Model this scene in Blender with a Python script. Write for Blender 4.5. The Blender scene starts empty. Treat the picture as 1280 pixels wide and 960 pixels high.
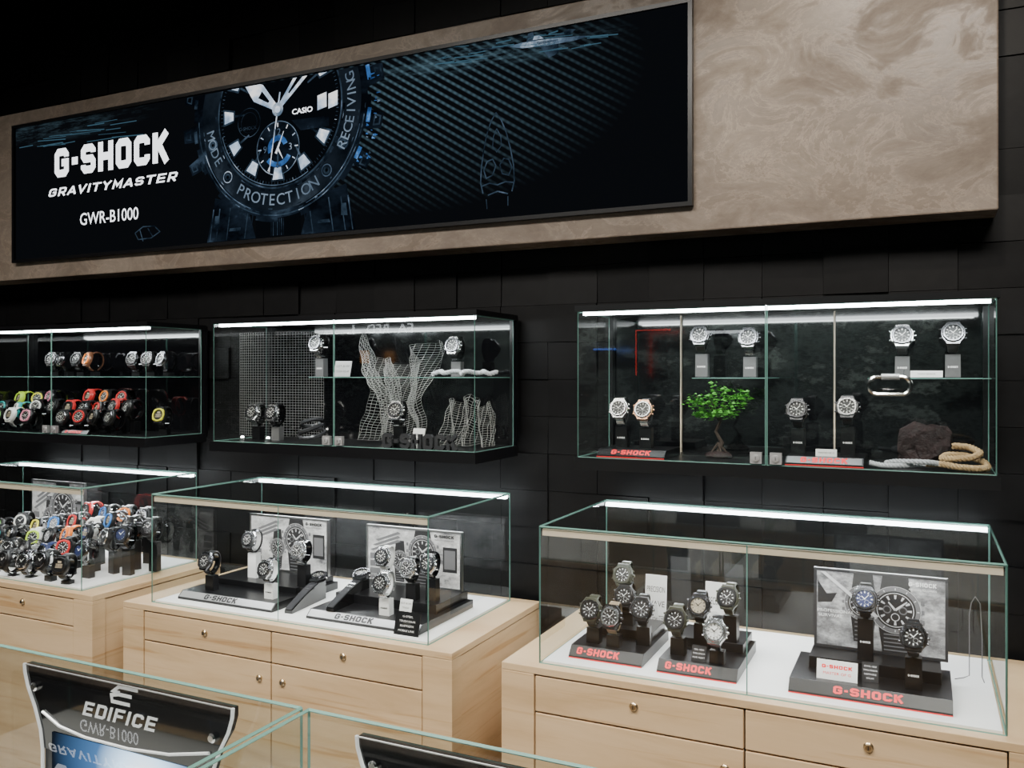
import bpy, bmesh, math, random
from mathutils import Vector, Matrix
from mathutils import noise as mn
random.seed(7)
C = bpy.context.scene.collection
H = 1.55; F = 1079.0; SA, CA = 0.4305, 0.9026
# ---------- photo geometry: a pixel met with a known depth plane ----------
def at(u, v, Y):
    t = (u-640)/F; yc = CA+SA*t; Z = Y/yc
    return Vector((Z*(-SA+CA*t), Y, H+(468-v)/F*Z))
def R(d): return math.radians(d)
V = Vector
# ---------- materials ----------
def newmat(name):
    m = bpy.data.materials.new(name); m.use_nodes = True
    nt = m.node_tree; b = nt.nodes['Principled BSDF']
    return m, nt, b
def mat(name, col, rough=.5, metal=0, emit=0, coat=0):
    m, nt, b = newmat(name)
    b.inputs['Base Color'].default_value = (*col, 1); b.inputs['Roughness'].default_value = rough
    b.inputs['Metallic'].default_value = metal
    if coat: b.inputs['Coat Weight'].default_value = coat
    if emit:
        b.inputs['Emission Color'].default_value = (*col, 1); b.inputs['Emission Strength'].default_value = emit
    return m
def ramp(nt, fac, stops):
    r = nt.nodes.new('ShaderNodeValToRGB'); nt.links.new(fac, r.inputs[0])
    while len(r.color_ramp.elements) < len(stops): r.color_ramp.elements.new(.5)
    for e, (p, c) in zip(r.color_ramp.elements, stops): e.position = p; e.color = (*c, 1)
    return r.outputs[0]
def noise(nt, scale, detail=6, rough=.6, vec=None, stretch=None, dist=0):
    n = nt.nodes.new('ShaderNodeTexNoise'); n.inputs['Scale'].default_value = scale
    n.inputs['Detail'].default_value = detail; n.inputs['Roughness'].default_value = rough
    n.inputs['Distortion'].default_value = dist
    g = nt.nodes.new('ShaderNodeNewGeometry'); mp = nt.nodes.new('ShaderNodeMapping')
    nt.links.new(g.outputs['Position'], mp.inputs[0])
    if stretch: mp.inputs['Scale'].default_value = stretch
    nt.links.new(mp.outputs[0], n.inputs['Vector'])
    return n.outputs['Fac']
def bump(nt, b, h, s=.2, d=.01):
    n = nt.nodes.new('ShaderNodeBump'); n.inputs['Strength'].default_value = s; n.inputs['Distance'].default_value = d
    nt.links.new(h, n.inputs['Height']); nt.links.new(n.outputs[0], b.inputs['Normal'])
def mixc(nt, f, a, b2, mode='MIX'):
    n = nt.nodes.new('ShaderNodeMix'); n.data_type = 'RGBA'; n.blend_type = mode
    if isinstance(f, (int, float)): n.inputs[0].default_value = f
    else: nt.links.new(f, n.inputs[0])
    for i, x in ((6, a), (7, b2)):
        if isinstance(x, tuple): n.inputs[i].default_value = (*x, 1)
        else: nt.links.new(x, n.inputs[i])
    return n.outputs[2]
def mth(nt):
    def mt(op, a, b=None, c=None):
        n = nt.nodes.new('ShaderNodeMath'); n.operation = op
        for i, x in enumerate((a, b, c)):
            if x is None: continue
            if isinstance(x, (int, float)): n.inputs[i].default_value = x
            else: nt.links.new(x, n.inputs[i])
        return n.outputs[0]
    return mt
def wood():
    m, nt, b = newmat('light_maple_wood')
    a = ramp(nt, noise(nt, 1.8, 8, .62, stretch=(1.0, 1.0, 8), dist=.7), [(.28, (.50, .34, .185)), (.5, (.62, .445, .26)), (.75, (.70, .52, .325))])
    s = ramp(nt, noise(nt, 2.6, 4, .55, stretch=(.5, .5, 18), dist=1.1), [(.58, (1, 1, 1)), (.70, (.78, .66, .52)), (.8, (.97, .94, .9))])
    nt.links.new(mixc(nt, 1.0, a, s, 'MULTIPLY'), b.inputs['Base Color'])
    b.inputs['Roughness'].default_value = .42
    return m
def concrete():
    m, nt, b = newmat('trowelled_plaster')
    n1 = noise(nt, 1.7, 8, .6, dist=.5); n2 = noise(nt, 5, 10, .72, stretch=(1, 1, 1.5), dist=.8); n3 = noise(nt, 16, 8, .7, stretch=(1, 1, 2.0), dist=1.2)
    a = ramp(nt, n1, [(.32, (.150, .118, .092)), (.5, (.20, .162, .130)), (.66, (.255, .212, .172))])
    s = ramp(nt, n2, [(.38, (.82, .79, .77)), (.47, (.97, .96, .95)), (.515, (1.0, 1.0, 1.0)), (.528, (1.28, 1.26, 1.24)), (.545, (1.12, 1.1, 1.09)), (.555, (.88, .86, .84)), (.68, (1.03, 1.02, 1.0))])
    q = ramp(nt, n3, [(.40, (.93, .92, .91)), (.55, (1, 1, 1)), (.575, (1.14, 1.13, 1.12)), (.60, (1.0, 1.0, 1.0))])
    nt.links.new(mixc(nt, 1.0, mixc(nt, 1.0, a, s, 'MULTIPLY'), q, 'MULTIPLY'), b.inputs['Base Color'])
    nt.links.new(ramp(nt, n2, [(.45, (.6, .6, .6)), (.56, (.36, .36, .36))]), b.inputs['Roughness']); bump(nt, b, n2, .22, .004)
    return m
def glassm(name, tint, f0=.07, rough=0):
    m = bpy.data.materials.new(name); m.use_nodes = True; nt = m.node_tree; nt.nodes.clear()
    o = nt.nodes.new('ShaderNodeOutputMaterial'); tr = nt.nodes.new('ShaderNodeBsdfTransparent'); gl = nt.nodes.new('ShaderNodeBsdfGlossy')
    tr.inputs[0].default_value = (*tint, 1); gl.inputs['Roughness'].default_value = rough
    lw = nt.nodes.new('ShaderNodeLayerWeight'); lw.inputs[0].default_value = .5
    p = nt.nodes.new('ShaderNodeMath'); p.operation = 'POWER'; nt.links.new(lw.outputs['Facing'], p.inputs[0]); p.inputs[1].default_value = 5
    q = nt.nodes.new('ShaderNodeMath'); q.operation = 'MULTIPLY_ADD'; nt.links.new(p.outputs[0], q.inputs[0]); q.inputs[1].default_value = 1-f0; q.inputs[2].default_value = f0
    mx = nt.nodes.new('ShaderNodeMixShader'); nt.links.new(q.outputs[0], mx.inputs[0]); nt.links.new(tr.outputs[0], mx.inputs[1]); nt.links.new(gl.outputs[0], mx.inputs[2])
    nt.links.new(mx.outputs[0], o.inputs[0]); return m
def litm(name, stops, scale=10, stretch=(1, 1, 1), st=1.0):
    m = bpy.data.materials.new(name); m.use_nodes = True; nt = m.node_tree; nt.nodes.clear()
    o = nt.nodes.new('ShaderNodeOutputMaterial'); e = nt.nodes.new('ShaderNodeEmission')
    nt.links.new(ramp(nt, noise(nt, scale, 5, .6, stretch=stretch), stops), e.inputs[0]); e.inputs[1].default_value = st; nt.links.new(e.outputs[0], o.inputs[0]); return m
def emit(name, col, st=1.0):
    m = bpy.data.materials.new(name); m.use_nodes = True; nt = m.node_tree; nt.nodes.clear()
    o = nt.nodes.new('ShaderNodeOutputMaterial'); e = nt.nodes.new('ShaderNodeEmission'); e.inputs[0].default_value = (*col, 1); e.inputs[1].default_value = st; nt.links.new(e.outputs[0], o.inputs[0]); return m
def glowpic(name, c, rad):
    m = bpy.data.materials.new(name); m.use_nodes = True; nt = m.node_tree; nt.nodes.clear(); mt = mth(nt)
    o = nt.nodes.new('ShaderNodeOutputMaterial'); e = nt.nodes.new('ShaderNodeEmission')
    g = nt.nodes.new('ShaderNodeNewGeometry'); s = nt.nodes.new('ShaderNodeSeparateXYZ'); nt.links.new(g.outputs['Position'], s.inputs[0])
    dx = mt('SUBTRACT', s.outputs[0], c[0]); dz = mt('MULTIPLY', mt('SUBTRACT', s.outputs[2], c[1]), 1.5)
    r = mt('DIVIDE', mt('SQRT', mt('ADD', mt('MULTIPLY', dx, dx), mt('MULTIPLY', dz, dz))), rad)
    nt.links.new(ramp(nt, r, [(0, (.92, .97, 1)), (.24, (.55, .76, 1)), (.52, (.04, .10, .22)), (1, (.004, .006, .01))]), e.inputs[0]); e.inputs[1].default_value = 3.0
    nt.links.new(e.outputs[0], o.inputs[0]); return m
M = {}
M['wood'] = wood(); M['concrete'] = concrete()
M['glass'] = glassm('clear_glass', (.955, .98, .97), .06)
M['edge'] = mat('green_glass_edge', (.13, .27, .23), .15, 0, .10)  # faint glow put into the rim colour, no light source there
M['black'] = mat('satin_black', (.005, .005, .006), .3)
M['gblack'] = mat('gloss_black', (.004, .004, .005), .06, 0, 0, .5)
M['dark'] = mat('dark_grey', (.03, .03, .033), .4)
M['charcoal'] = mat('charcoal_gloss', (.045, .045, .05), .18)
M['shadow'] = mat('gap_shadow', (.05, .035, .02), .8)
M['white'] = mat('white_board', (.84, .84, .83), .5)
M['cream'] = mat('cream_bar', (.62, .52, .40), .4)
M['led'] = mat('led_white', (.93, .97, 1), .5, 0, 22)
M['spark'] = mat('spot_glow', (1, .97, .9), .5, 0, 40)
M['silver'] = mat('brushed_silver', (.58, .58, .59), .28, 1)
M['palesilver'] = mat('pale_silver_plate', (.42, .42, .43), .3, .4)
M['standgrey'] = mat('stand_grey', (.20, .20, .205), .3, .5)
M['steel'] = mat('polished_steel', (.75, .75, .76), .15, 1)
M['signlet'] = mat('self_lit_silver_lettering', (.72, .73, .75), .3, .2, .25)  # emission added so lettering and trim look brighter; they are no lamps
M['brass'] = mat('lock_brass', (.58, .48, .33), .3, 1)
M['red'] = mat('red_lettering', (.78, .02, .025), .4, 0, .3)
M['wlet'] = mat('white_lettering', (.85, .85, .85), .5, 0, .1)
M['screenwhite'] = emit('lit_white', (.93, .96, 1), 2.3)
M['marker'] = litm('lit_frost', [(.3, (.16, .26, .40)), (.48, (.52, .64, .80)), (.60, (1, 1, 1))], 18, (1, 1, 1), 1.3)
M['ring'] = litm('lit_case', [(.40, (.002, .003, .005)), (.60, (.009, .015, .025)), (.72, (.04, .065, .10))], 6, (1, 1, 1.6))
M['ring2'] = litm('lit_slate', [(.38, (.004, .008, .014)), (.60, (.04, .066, .10)), (.70, (.12, .17, .25))], 14)
M['ring3'] = litm('lit_steel_blue', [(.38, (.03, .05, .08)), (.54, (.12, .18, .26)), (.65, (.50, .60, .72))], 12)
M['ringlet'] = litm('lit_lettering_grey', [(.35, (.08, .12, .17)), (.65, (.28, .37, .48))], 4)
M['lblack'] = emit('lit_black', (.0025, .0035, .005), 1)
M['lbezel'] = litm('lit_bezel', [(.38, (.003, .005, .008)), (.62, (.012, .018, .027)), (.72, (.035, .05, .07))], 5)
M['lblue'] = litm('lit_blue', [(.35, (.01, .03, .10)), (.55, (.05, .17, .48)), (.7, (.3, .6, .95))], 18)
M['streak'] = emit('lit_teal', (.045, .11, .16), 1.0)
M['wire'] = mat('grey_mesh_wire', (.44, .44, .43), .4, .2)
M['greywire'] = mat('grey_wire', (.30, .30, .30), .4, .4)
M['leaf'] = mat('leaf_green', (.075, .32, .03), .45, 0, .05)
M['bark'] = mat('bark', (.035, .022, .015), .8)
M['tan'] = mat('tan_rope', (.42, .29, .15), .8)
M['wrope'] = mat('white_rope', (.46, .48, .51), .7)
M['ink'] = mat('ink', (.02, .02, .022), .5)
M['pgrey'] = mat('print_grey', (.16, .16, .17), .5)
M['lgrey'] = mat('print_light', (.62, .62, .64), .5)
M['neonred'] = mat('neon_red', (1, .05, .03), .5, 0, 2.2)
M['neonblue'] = mat('neon_blue', (.10, .25, 1), .5, 0, 2.5)
M['warmlit'] = mat('warm_lit_face', (1, .42, .12), .5, 0, 1.5)
M['whitelit'] = mat('white_lit_face', (.9, .95, 1), .5, 0, 6.0)
M['glowpic'] = glowpic('backlit_blue_print', (-.885, H-.505), .17)
def rockm():
    m, nt, b = newmat('dark_rock'); n = noise(nt, 50, 8, .7)
    nt.links.new(ramp(nt, n, [(.3, (.006, .003, .003)), (.7, (.036, .015, .015))]), b.inputs['Base Color']); b.inputs['Roughness'].default_value = .45; bump(nt, b, n, .9, .012); return m
M['rock'] = rockm()
def posterm(name, st):
    m, nt, b = newmat(name)
    n = noise(nt, 16, 9, .7, stretch=(1, 1, 1.6))
    nt.links.new(ramp(nt, n, st), b.inputs['Base Color']); b.inputs['Roughness'].default_value = .35; return m
M['poster'] = posterm('monochrome_photo_print', [(.34, (.14, .14, .15)), (.44, (.46, .46, .47)), (.52, (.58, .58, .59)), (.60, (.80, .80, .81))])
M['poster2'] = posterm('rugged_scene_print', [(.34, (.06, .06, .065)), (.46, (.24, .24, .25)), (.54, (.42, .42, .43)), (.64, (.68, .68, .69))])
def wallm():
    m, nt, b = newmat('black_wall_tile'); n = noise(nt, 25, 6, .6)
    nt.links.new(ramp(nt, n, [(.3, (.0022, .0022, .0026)), (.7, (.0045, .0045, .005))]), b.inputs['Base Color']); b.inputs['Roughness'].default_value = .5; b.inputs['Specular IOR Level'].default_value = .2; bump(nt, b, n, .15, .003); return m
M['wall'] = wallm()
def farwall():
    m, nt, b = newmat('far_wall_haze_mottle'); n = noise(nt, 1.5, 5, .7, stretch=(1.3, 1, 2.6))  # blotches made up to show as hazy reflections in the cabinet glass
    nt.links.new(ramp(nt, n, [(.42, (.01, .012, .012)), (.50, (.16, .19, .18)), (.55, (.03, .035, .035)), (.62, (.42, .47, .44)), (.68, (.04, .045, .045))]), b.inputs['Base Color']); b.inputs['Roughness'].default_value = .6; return m
M['farwall'] = farwall()
def floorm():
    m, nt, b = newmat('grey_stone_floor'); n = noise(nt, 3, 6, .6)
    nt.links.new(ramp(nt, n, [(.3, (.16, .15, .14)), (.7, (.24, .23, .21))]), b.inputs['Base Color']); b.inputs['Roughness'].default_value = .25; return m
M['floor'] = floorm()
def screenm():
    m = bpy.data.materials.new('lit_display_picture'); m.use_nodes = True; nt = m.node_tree; nt.nodes.clear(); mt = mth(nt)
    o = nt.nodes.new('ShaderNodeOutputMaterial'); e = nt.nodes.new('ShaderNodeEmission')
    g = nt.nodes.new('ShaderNodeNewGeometry'); s = nt.nodes.new('ShaderNodeSeparateXYZ'); nt.links.new(g.outputs['Position'], s.inputs[0])
    x, z = s.outputs[0], s.outputs[2]
    d1 = mt('ADD', mt('MULTIPLY', x, 150), mt('MULTIPLY', z, 240)); d2 = mt('ADD', mt('MULTIPLY', x, 240), mt('MULTIPLY', z, -160))
    w = mt('MULTIPLY', mt('MAXIMUM', mt('SINE', d1), 0), mt('MULTIPLY_ADD', mt('SINE', d2), .22, .78))
    dx = mt('MULTIPLY', mt('ADD', x, 1.48), 1.30); dz = mt('MULTIPLY', mt('ADD', z, -(H+.90)), 2.6)
    r = mt('SQRT', mt('ADD', mt('MULTIPLY', dx, dx), mt('MULTIPLY', dz, dz)))
    mask = mt('MAXIMUM', mt('SUBTRACT', 1, r), 0)
    f = mt('MULTIPLY', mt('MULTIPLY', w, mask), .85)
    dx2 = mt('ADD', x, 3.25); dz2 = mt('MULTIPLY', mt('ADD', z, -(H+1.01)), 9)
    r2 = mt('MAXIMUM', mt('SUBTRACT', 1, mt('MULTIPLY', mt('SQRT', mt('ADD', mt('MULTIPLY', dx2, dx2), mt('MULTIPLY', dz2, dz2))), 1.5)), 0)
    dx3 = mt('MULTIPLY', mt('ADD', x, 1.25), 1.9); dz3 = mt('MULTIPLY', mt('ADD', z, -(H+.985)), 20)
    r3 = mt('MAXIMUM', mt('SUBTRACT', 1, mt('SQRT', mt('ADD', mt('MULTIPLY', dx3, dx3), mt('MULTIPLY', dz3, dz3)))), 0)
    ns = noise(nt, 9, 6, .75, stretch=(1, 1, 7)); ns = mt('MAXIMUM', mt('MULTIPLY', mt('SUBTRACT', ns, .45), 4), 0)
    f2 = mt('ADD', f, mt('MULTIPLY', mt('ADD', mt('MULTIPLY', r2, .45), mt('MULTIPLY', r3, .9)), ns))
    c = mixc(nt, f2, (.0035, .0042, .0055), (.085, .155, .20))
    nt.links.new(c, e.inputs[0]); e.inputs[1].default_value = 1.0; nt.links.new(e.outputs[0], o.inputs[0]); return m
M['screen'] = screenm()
# ---------- mesh builder ----------
_tc = {}
def textgeo(s, bold=0.0, shear=0.0):
    k = (s, bold, shear)
    if k in _tc: return _tc[k]
    cu = bpy.data.curves.new('t', 'FONT'); cu.body = s; cu.size = 1; cu.offset = bold; cu.shear = shear; cu.resolution_u = 3
    ob = bpy.data.objects.new('t', cu)
    me = bpy.data.meshes.new_from_object(ob)
    vs = [(v.co.x, v.co.y) for v in me.vertices]; fs = [tuple(p.vertices) for p in me.polygons]
    bpy.data.objects.remove(ob); bpy.data.meshes.remove(me)
    xs = [v[0] for v in vs]; ys = [v[1] for v in vs]
    cx, cy = (min(xs)+max(xs))/2, (min(ys)+max(ys))/2; w, h = max(xs)-min(xs), max(ys)-min(ys)
    vs = [((x-cx), (y-cy)) for x, y in vs]
    _tc[k] = (vs, fs, w, h); return _tc[k]
GL = {
'G': [[(3.35, 3.45), (3.35, 3.85), (2.85, 4.35), (1.15, 4.35), (.65, 3.85), (.65, 1.15), (1.15, .65), (2.85, .65), (3.35, 1.15), (3.35, 2.5), (2.0, 2.5)]],
'-': [[(.2, 2.5), (1.8, 2.5)]],
'S': [[(3.35, 3.5), (3.35, 3.85), (2.85, 4.35), (1.15, 4.35), (.65, 3.85), (.65, 3.0), (1.1, 2.5), (2.9, 2.5), (3.35, 2.0), (3.35, 1.15), (2.85, .65), (1.15, .65), (.65, 1.15), (.65, 1.5)]],
'H': [[(.65, 0), (.65, 5)], [(3.35, 0), (3.35, 5)], [(.65, 2.5), (3.35, 2.5)]],
'O': [[(2, 4.35), (1.15, 4.35), (.65, 3.85), (.65, 1.15), (1.15, .65), (2.85, .65), (3.35, 1.15), (3.35, 3.85), (2.85, 4.35), (2, 4.35)]],
'C': [[(3.35, 3.3), (3.35, 3.85), (2.85, 4.35), (1.15, 4.35), (.65, 3.85), (.65, 1.15), (1.15, .65), (2.85, .65), (3.35, 1.15), (3.35, 1.7)]],
'K': [[(.65, 0), (.65, 5)], [(.9, 2.4), (3.5, 5)], [(1.6, 2.9), (3.5, 0)]],
'R': [[(.65, 0), (.65, 4.5), (2.85, 4.5), (3.35, 4.0), (3.35, 2.6), (2.85, 2.1), (.65, 2.1)], [(2.0, 2.1), (3.5, 0)]],
'A': [[(.2, 0), (1.9, 4.5), (2.1, 4.5), (3.8, 0)], [(.9, 1.5), (3.1, 1.5)]],
'V': [[(.3, 5), (2, .5), (3.7, 5)]],
'I': [[(.65, 0), (.65, 5)]],
'T': [[(0, 4.5), (4, 4.5)], [(2, 4.5), (2, 0)]],
'Y': [[(.3, 5), (2, 2.6), (3.7, 5)], [(2, 2.8), (2, 0)]],
'M': [[(.65, 0), (.65, 4.6), (2.25, 1.6), (3.85, 4.6), (3.85, 0)]],
'E': [[(3.8, 4.5), (.65, 4.5), (.65, .5), (3.8, .5)], [(.65, 2.5), (3.5, 2.5)]],
'F': [[(3.8, 4.5), (.65, 4.5), (.65, 0)], [(.65, 2.4), (3.4, 2.4)]],
'D': [[(2, 4.5), (.65, 4.5), (.65, .5), (3.0, .5), (3.5, 1.0), (3.5, 4.0), (3.0, 4.5), (2, 4.5)]],
}
GW = {'-': 2, 'I': 1.3, 'M': 4.5}
def stroke(pts, hw):
    L, Rr = [], []
    n = len(pts)
    for i, p in enumerate(pts):
        p = V(p)
        d0 = (p-V(pts[i-1])).normalized() if i > 0 else None
        d1 = (V(pts[i+1])-p).normalized() if i < n-1 else None
        if d0 is None: d0 = d1
        if d1 is None: d1 = d0
        n0 = V((-d0.y, d0.x)); n1 = V((-d1.y, d1.x)); mvec = (n0+n1).normalized(); k = hw/max(.4, mvec.dot(n0))
        L.append(p+mvec*k); Rr.append(p-mvec*k)
    vs = L+Rr; fs = [(i, i+n, i+1+n, i+1) for i in range(n-1)]
    return vs, fs
class MB:
    def __init__(s): s.v = []; s.f = []; s.m = []
    def add(s, vs, fs, mi=0, T=None):
        o = len(s.v)
        for p in vs:
            p = V(p); s.v.append(T @ p if T else p)
        for f in fs: s.f.append(tuple(i+o for i in f)); s.m.append(mi)
        return s
    def box(s, c, d, mi=0, T=None):
        x, y, z = (q/2 for q in d)
        vs = [V(c)+V((sx*x, sy*y, sz*z)) for sx in (-1, 1) for sy in (-1, 1) for sz in (-1, 1)]
        return s.add(vs, [(0, 1, 3, 2), (4, 6, 7, 5), (0, 4, 5, 1), (2, 3, 7, 6), (0, 2, 6, 4), (1, 5, 7, 3)], mi, T)
    def bx(s, x0, x1, y0, y1, z0, z1, mi=0): return s.box(((x0+x1)/2, (y0+y1)/2, (z0+z1)/2), (abs(x1-x0), abs(y1-y0), abs(z1-z0)), mi)
    def quad(s, a, b, c, d, mi=0): return s.add([a, b, c, d], [(0, 1, 2, 3)], mi)
    def prism(s, pts, y0, y1, mi=0, k=1.0, T=None):     # outline in x,z ; from y0 back to y1 front (front scaled k)
        n = len(pts); vs = [V((x, y0, z)) for x, z in pts]+[V((x*k, y1, z*k)) for x, z in pts]
        fs = [tuple(range(n)), tuple(range(2*n-1, n-1, -1))]+[(i, (i+1) % n, (i+1) % n+n, i+n) for i in range(n)]
        return s.add(vs, fs, mi, T)
    def extr(s, prof, x0, x1, mi=0):                      # profile in y,z extruded along x
        n = len(prof); vs = [V((x0, y, z)) for y, z in prof]+[V((x1, y, z)) for y, z in prof]
        fs = [tuple(range(n)), tuple(range(2*n-1, n-1, -1))]+[(i, i+n, (i+1) % n+n, (i+1) % n) for i in range(n)]
        return s.add(vs, fs, mi)
    def lathe(s, prof, c, axis='z', n=20, mi=0, T=None):   # prof: (r, h)
        vs = []
        for r, h in prof:
            for i in range(n):
                a = 2*math.pi*i/n; x, y = r*math.cos(a), r*math.sin(a)
                vs.append(V(c)+(V((x, y, h)) if axis == 'z' else V((x, h, y)) if axis == 'y' else V((h, x, y))))
        fs = [(j*n+i, j*n+(i+1) % n, (j+1)*n+(i+1) % n, (j+1)*n+i) for j in range(len(prof)-1) for i in range(n)]
        fs += [tuple(range(n)), tuple(range((len(prof)-1)*n, len(prof)*n))]
        return s.add(vs, fs, mi, T)
    def tube(s, path, r, n=6, closed=False, mi=0):
        P = [V(p) for p in path]; m = len(P); vs = []; up = None
        for i, p in enumerate(P):
            a = P[(i-1) % m] if (closed or i > 0) else p; b = P[(i+1) % m] if (closed or i < m-1) else p
            d = (b-a).normalized()
            if up is None: up = V((0, 0, 1)) if abs(d.z) < .9 else V((1, 0, 0))
            u = (up-d*up.dot(d)).normalized(); w = d.cross(u); up = u
            rr = r[i] if isinstance(r, (list, tuple)) else r
            vs += [p+(u*math.cos(2*math.pi*k/n)+w*math.sin(2*math.pi*k/n))*rr for k in range(n)]
        fs = [(i*n+k, i*n+(k+1) % n, ((i+1) % m)*n+(k+1) % n, ((i+1) % m)*n+k) for i in range(m if closed else m-1) for k in range(n)]
        if not closed: fs += [tuple(range(n)), tuple(range((m-1)*n, m*n))]
        return s.add(vs, fs, mi)
    def rope(s, path, r, turns=10, mi=0, sub=9):
        P = [V(p) for p in path]; Q = []
        N = len(P)*sub
        for i in range(N):
            t = i/(N-1)*(len(P)-1); k = min(int(t), len(P)-2); Q.append(P[k].lerp(P[k+1], t-k))
        for it in range(7):
            Q = [Q[0]]+[(Q[i-1]+Q[i]*2+Q[i+1])/4 for i in range(1, N-1)]+[Q[-1]]
        for st in range(3):
            pp = []
            for i, p in enumerate(Q):
                d = (Q[min(i+1, N-1)]-Q[max(i-1, 0)]).normalized(); u = V((0, 0, 1)); u = (u-d*u.dot(d)).normalized(); w = d.cross(u)
                a = 2*math.pi*(i/N*turns+st/3); pp.append(p+(u*math.cos(a)+w*math.sin(a))*r*.52)
            s.tube(pp, r*.52, 7, mi=mi)
        return s
    def text(s, t, c, Rv, U, h=None, w=None, mi=0, bold=.0, shear=0.0):
        vs, fs, tw, th = textgeo(t, bold, shear)
        if h is None: h = th*w/tw
        if w is None: w = tw*h/th
        kx, ky = w/tw, h/th; Rv = V(Rv); U = V(U)
        return s.add([V(c)+Rv*x*kx+U*y*ky for x, y in vs], fs, mi)
    def logo(s, c, Rv, U, h, w, mi=0, word='G-SHOCK', hw=.65, gap=.7, shear=0):
        tot = sum(GW.get(ch, 4) for ch in word)+gap*(len(word)-1); x0 = -tot/2; kx, ky = w/tot, h/5; Rv = V(Rv); U = V(U)
        for ch in word:
            for pl in GL[ch]:
                vs, fs = stroke(pl, hw)
                s.add([V(c)+Rv*(p.x+x0+shear*(p.y-2.5))*kx+U*(p.y-2.5)*ky for p in vs], fs, mi)
            x0 += GW.get(ch, 4)+gap
        return s
    def build(s, name, mats, parent=None, smooth=False, bevel=0, label=None):
        me = bpy.data.meshes.new(name); me.from_pydata([tuple(p) for p in s.v], [], s.f)
        if not isinstance(mats, (list, tuple)): mats = [mats]
        for q in mats: me.materials.append(M[q] if isinstance(q, str) else q)
        me.polygons.foreach_set('material_index', s.m)
        if smooth:
            me.polygons.foreach_set('use_smooth', [True]*len(me.polygons)); me.set_sharp_from_angle(angle=R(38))
        me.update()
        o = bpy.data.objects.new(name, me); C.objects.link(o)
        if parent: o.parent = parent
        if bevel:
            b = o.modifiers.new('bevel', 'BEVEL'); b.width = bevel; b.segments = 2; b.limit_method = 'ANGLE'
        if label: o['label'] = label
        return o
def recalc(o):
    bm = bmesh.new(); bm.from_mesh(o.data); bmesh.ops.recalc_face_normals(bm, faces=bm.faces); bm.to_mesh(o.data); bm.free(); return o
def tag(o, label, cat, group=None):
    o['label'] = label; o['category'] = cat
    if group: o['group'] = group
    return o
def thing(name, label, cat, loc=(0, 0, 0), rz=0, group=None):
    o = bpy.data.objects.new(name, None); C.objects.link(o); o.location = loc; o.rotation_euler = (0, 0, rz); o.empty_display_size = .05
    return tag(o, label, cat, group)
def struct(o): o['kind'] = 'structure'; return o
XR, UP = V((1, 0, 0)), V((0, 0, 1))
# ---------- setting ----------
wb = MB(); wb.bx(-9, 3, 2.53, 2.63, 0, 3.4)
z = 0; row = 0
while z < 3.39:
    x = -5.2
    while x < 2.99:
        e = .0007; x1, z1 = min(x+.165, 3), min(z+.118, 3.4)
        dl = 2.524-random.random()*.013; dr = dl+random.uniform(-.005, .005); dt = random.uniform(-.004, .004)
        f = [V((x+e, dl, z+e)), V((x1-e, dr, z+e)), V((x1-e, min(2.528, dr+dt), z1-e)), V((x+e, min(2.528, dl+dt), z1-e))]
        f = [V((p.x, max(2.502, p.y), p.z)) for p in f]
        bk = [V((p.x, 2.531, p.z)) for p in f]
        wb.add(f+bk, [(0, 1, 2, 3), (0, 4, 5, 1), (1, 5, 6, 2), (2, 6, 7, 3), (3, 7, 4, 0)])
        x += .165
    z += .118; row += 1
struct(wb.build('wall_back', 'wall'))
struct(MB().bx(-9, 3, -4.6, 2.63, -.1, 0).build('floor', 'floor'))
struct(MB().bx(-9, 3, -4.6, 2.63, 3.4, 3.5).build('ceiling', 'dark'))
struct(MB().bx(-9.1, -9, -4.6, 2.63, 0, 3.4).build('wall_left', 'black'))
struct(MB().bx(3, 3.1, -4.6, 2.63, 0, 3.4).build('wall_right', 'black'))
struct(MB().bx(-9, 3, -4.6, -4.5, 0, 3.4).build('wall_front', 'farwall'))
# lit things across the shop, seen only as reflections in the cabinet glass
def refl(u, v, Yg=2.21, L=4.485):
    t = (u-640)/F; yc = CA+SA*t; D = 2*Yg+L; return V(((-SA+CA*t)/yc*D, -L, H+(468-v)/(F*yc)*D))
a, b = refl(795, 413), refl(838, 470); m = MB()
m.tube([V((a.x, a.y, b.z)), V((a.x, a.y, a.z)), V((b.x, a.y, a.z))], .009, 8)
tag(m.build('neon_sign', 'neonred', None, True), 'red neon outline on the far wall opposite the cabinets', 'neon sign')
a, b = refl(742, 437), refl(770, 438)
tag(MB().tube([a, V((b.x, a.y, a.z))], .012, 8).build('neon_tube', 'neonblue', None, True), 'blue neon tube on the far wall opposite the cabinets', 'neon tube')
for u, v, w_, h_, mt_, lb in ((456, 446, .13, .16, 'warmlit', 'small orange lit box on the far wall'), (905, 415, .4, .03, 'whitelit', 'long white lit strip on the far wall')):
    a = refl(u, v); r = thing('wall_light', lb, 'wall light', (a.x, a.y, a.z))
    MB().box((0, 0, 0), (w_, .03, h_)).build('glowing_face', mt_, r); MB().box((0, -.010, 0), (w_+.03, .010, h_+.03)).build('back_plate', 'dark', r)
a = refl(472, 411); r = thing('wall_lettering', 'white lit shop lettering on the far wall', 'shop lettering', a)
for tx, ox in (('FA', .40), ('RED', .0), ('L', -.40)): MB().text(tx, (ox, 0, 0), V((-1, 0, 0)), UP, .115, .11*len(tx), bold=.02).build('lit_letters', 'whitelit', r)
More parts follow.
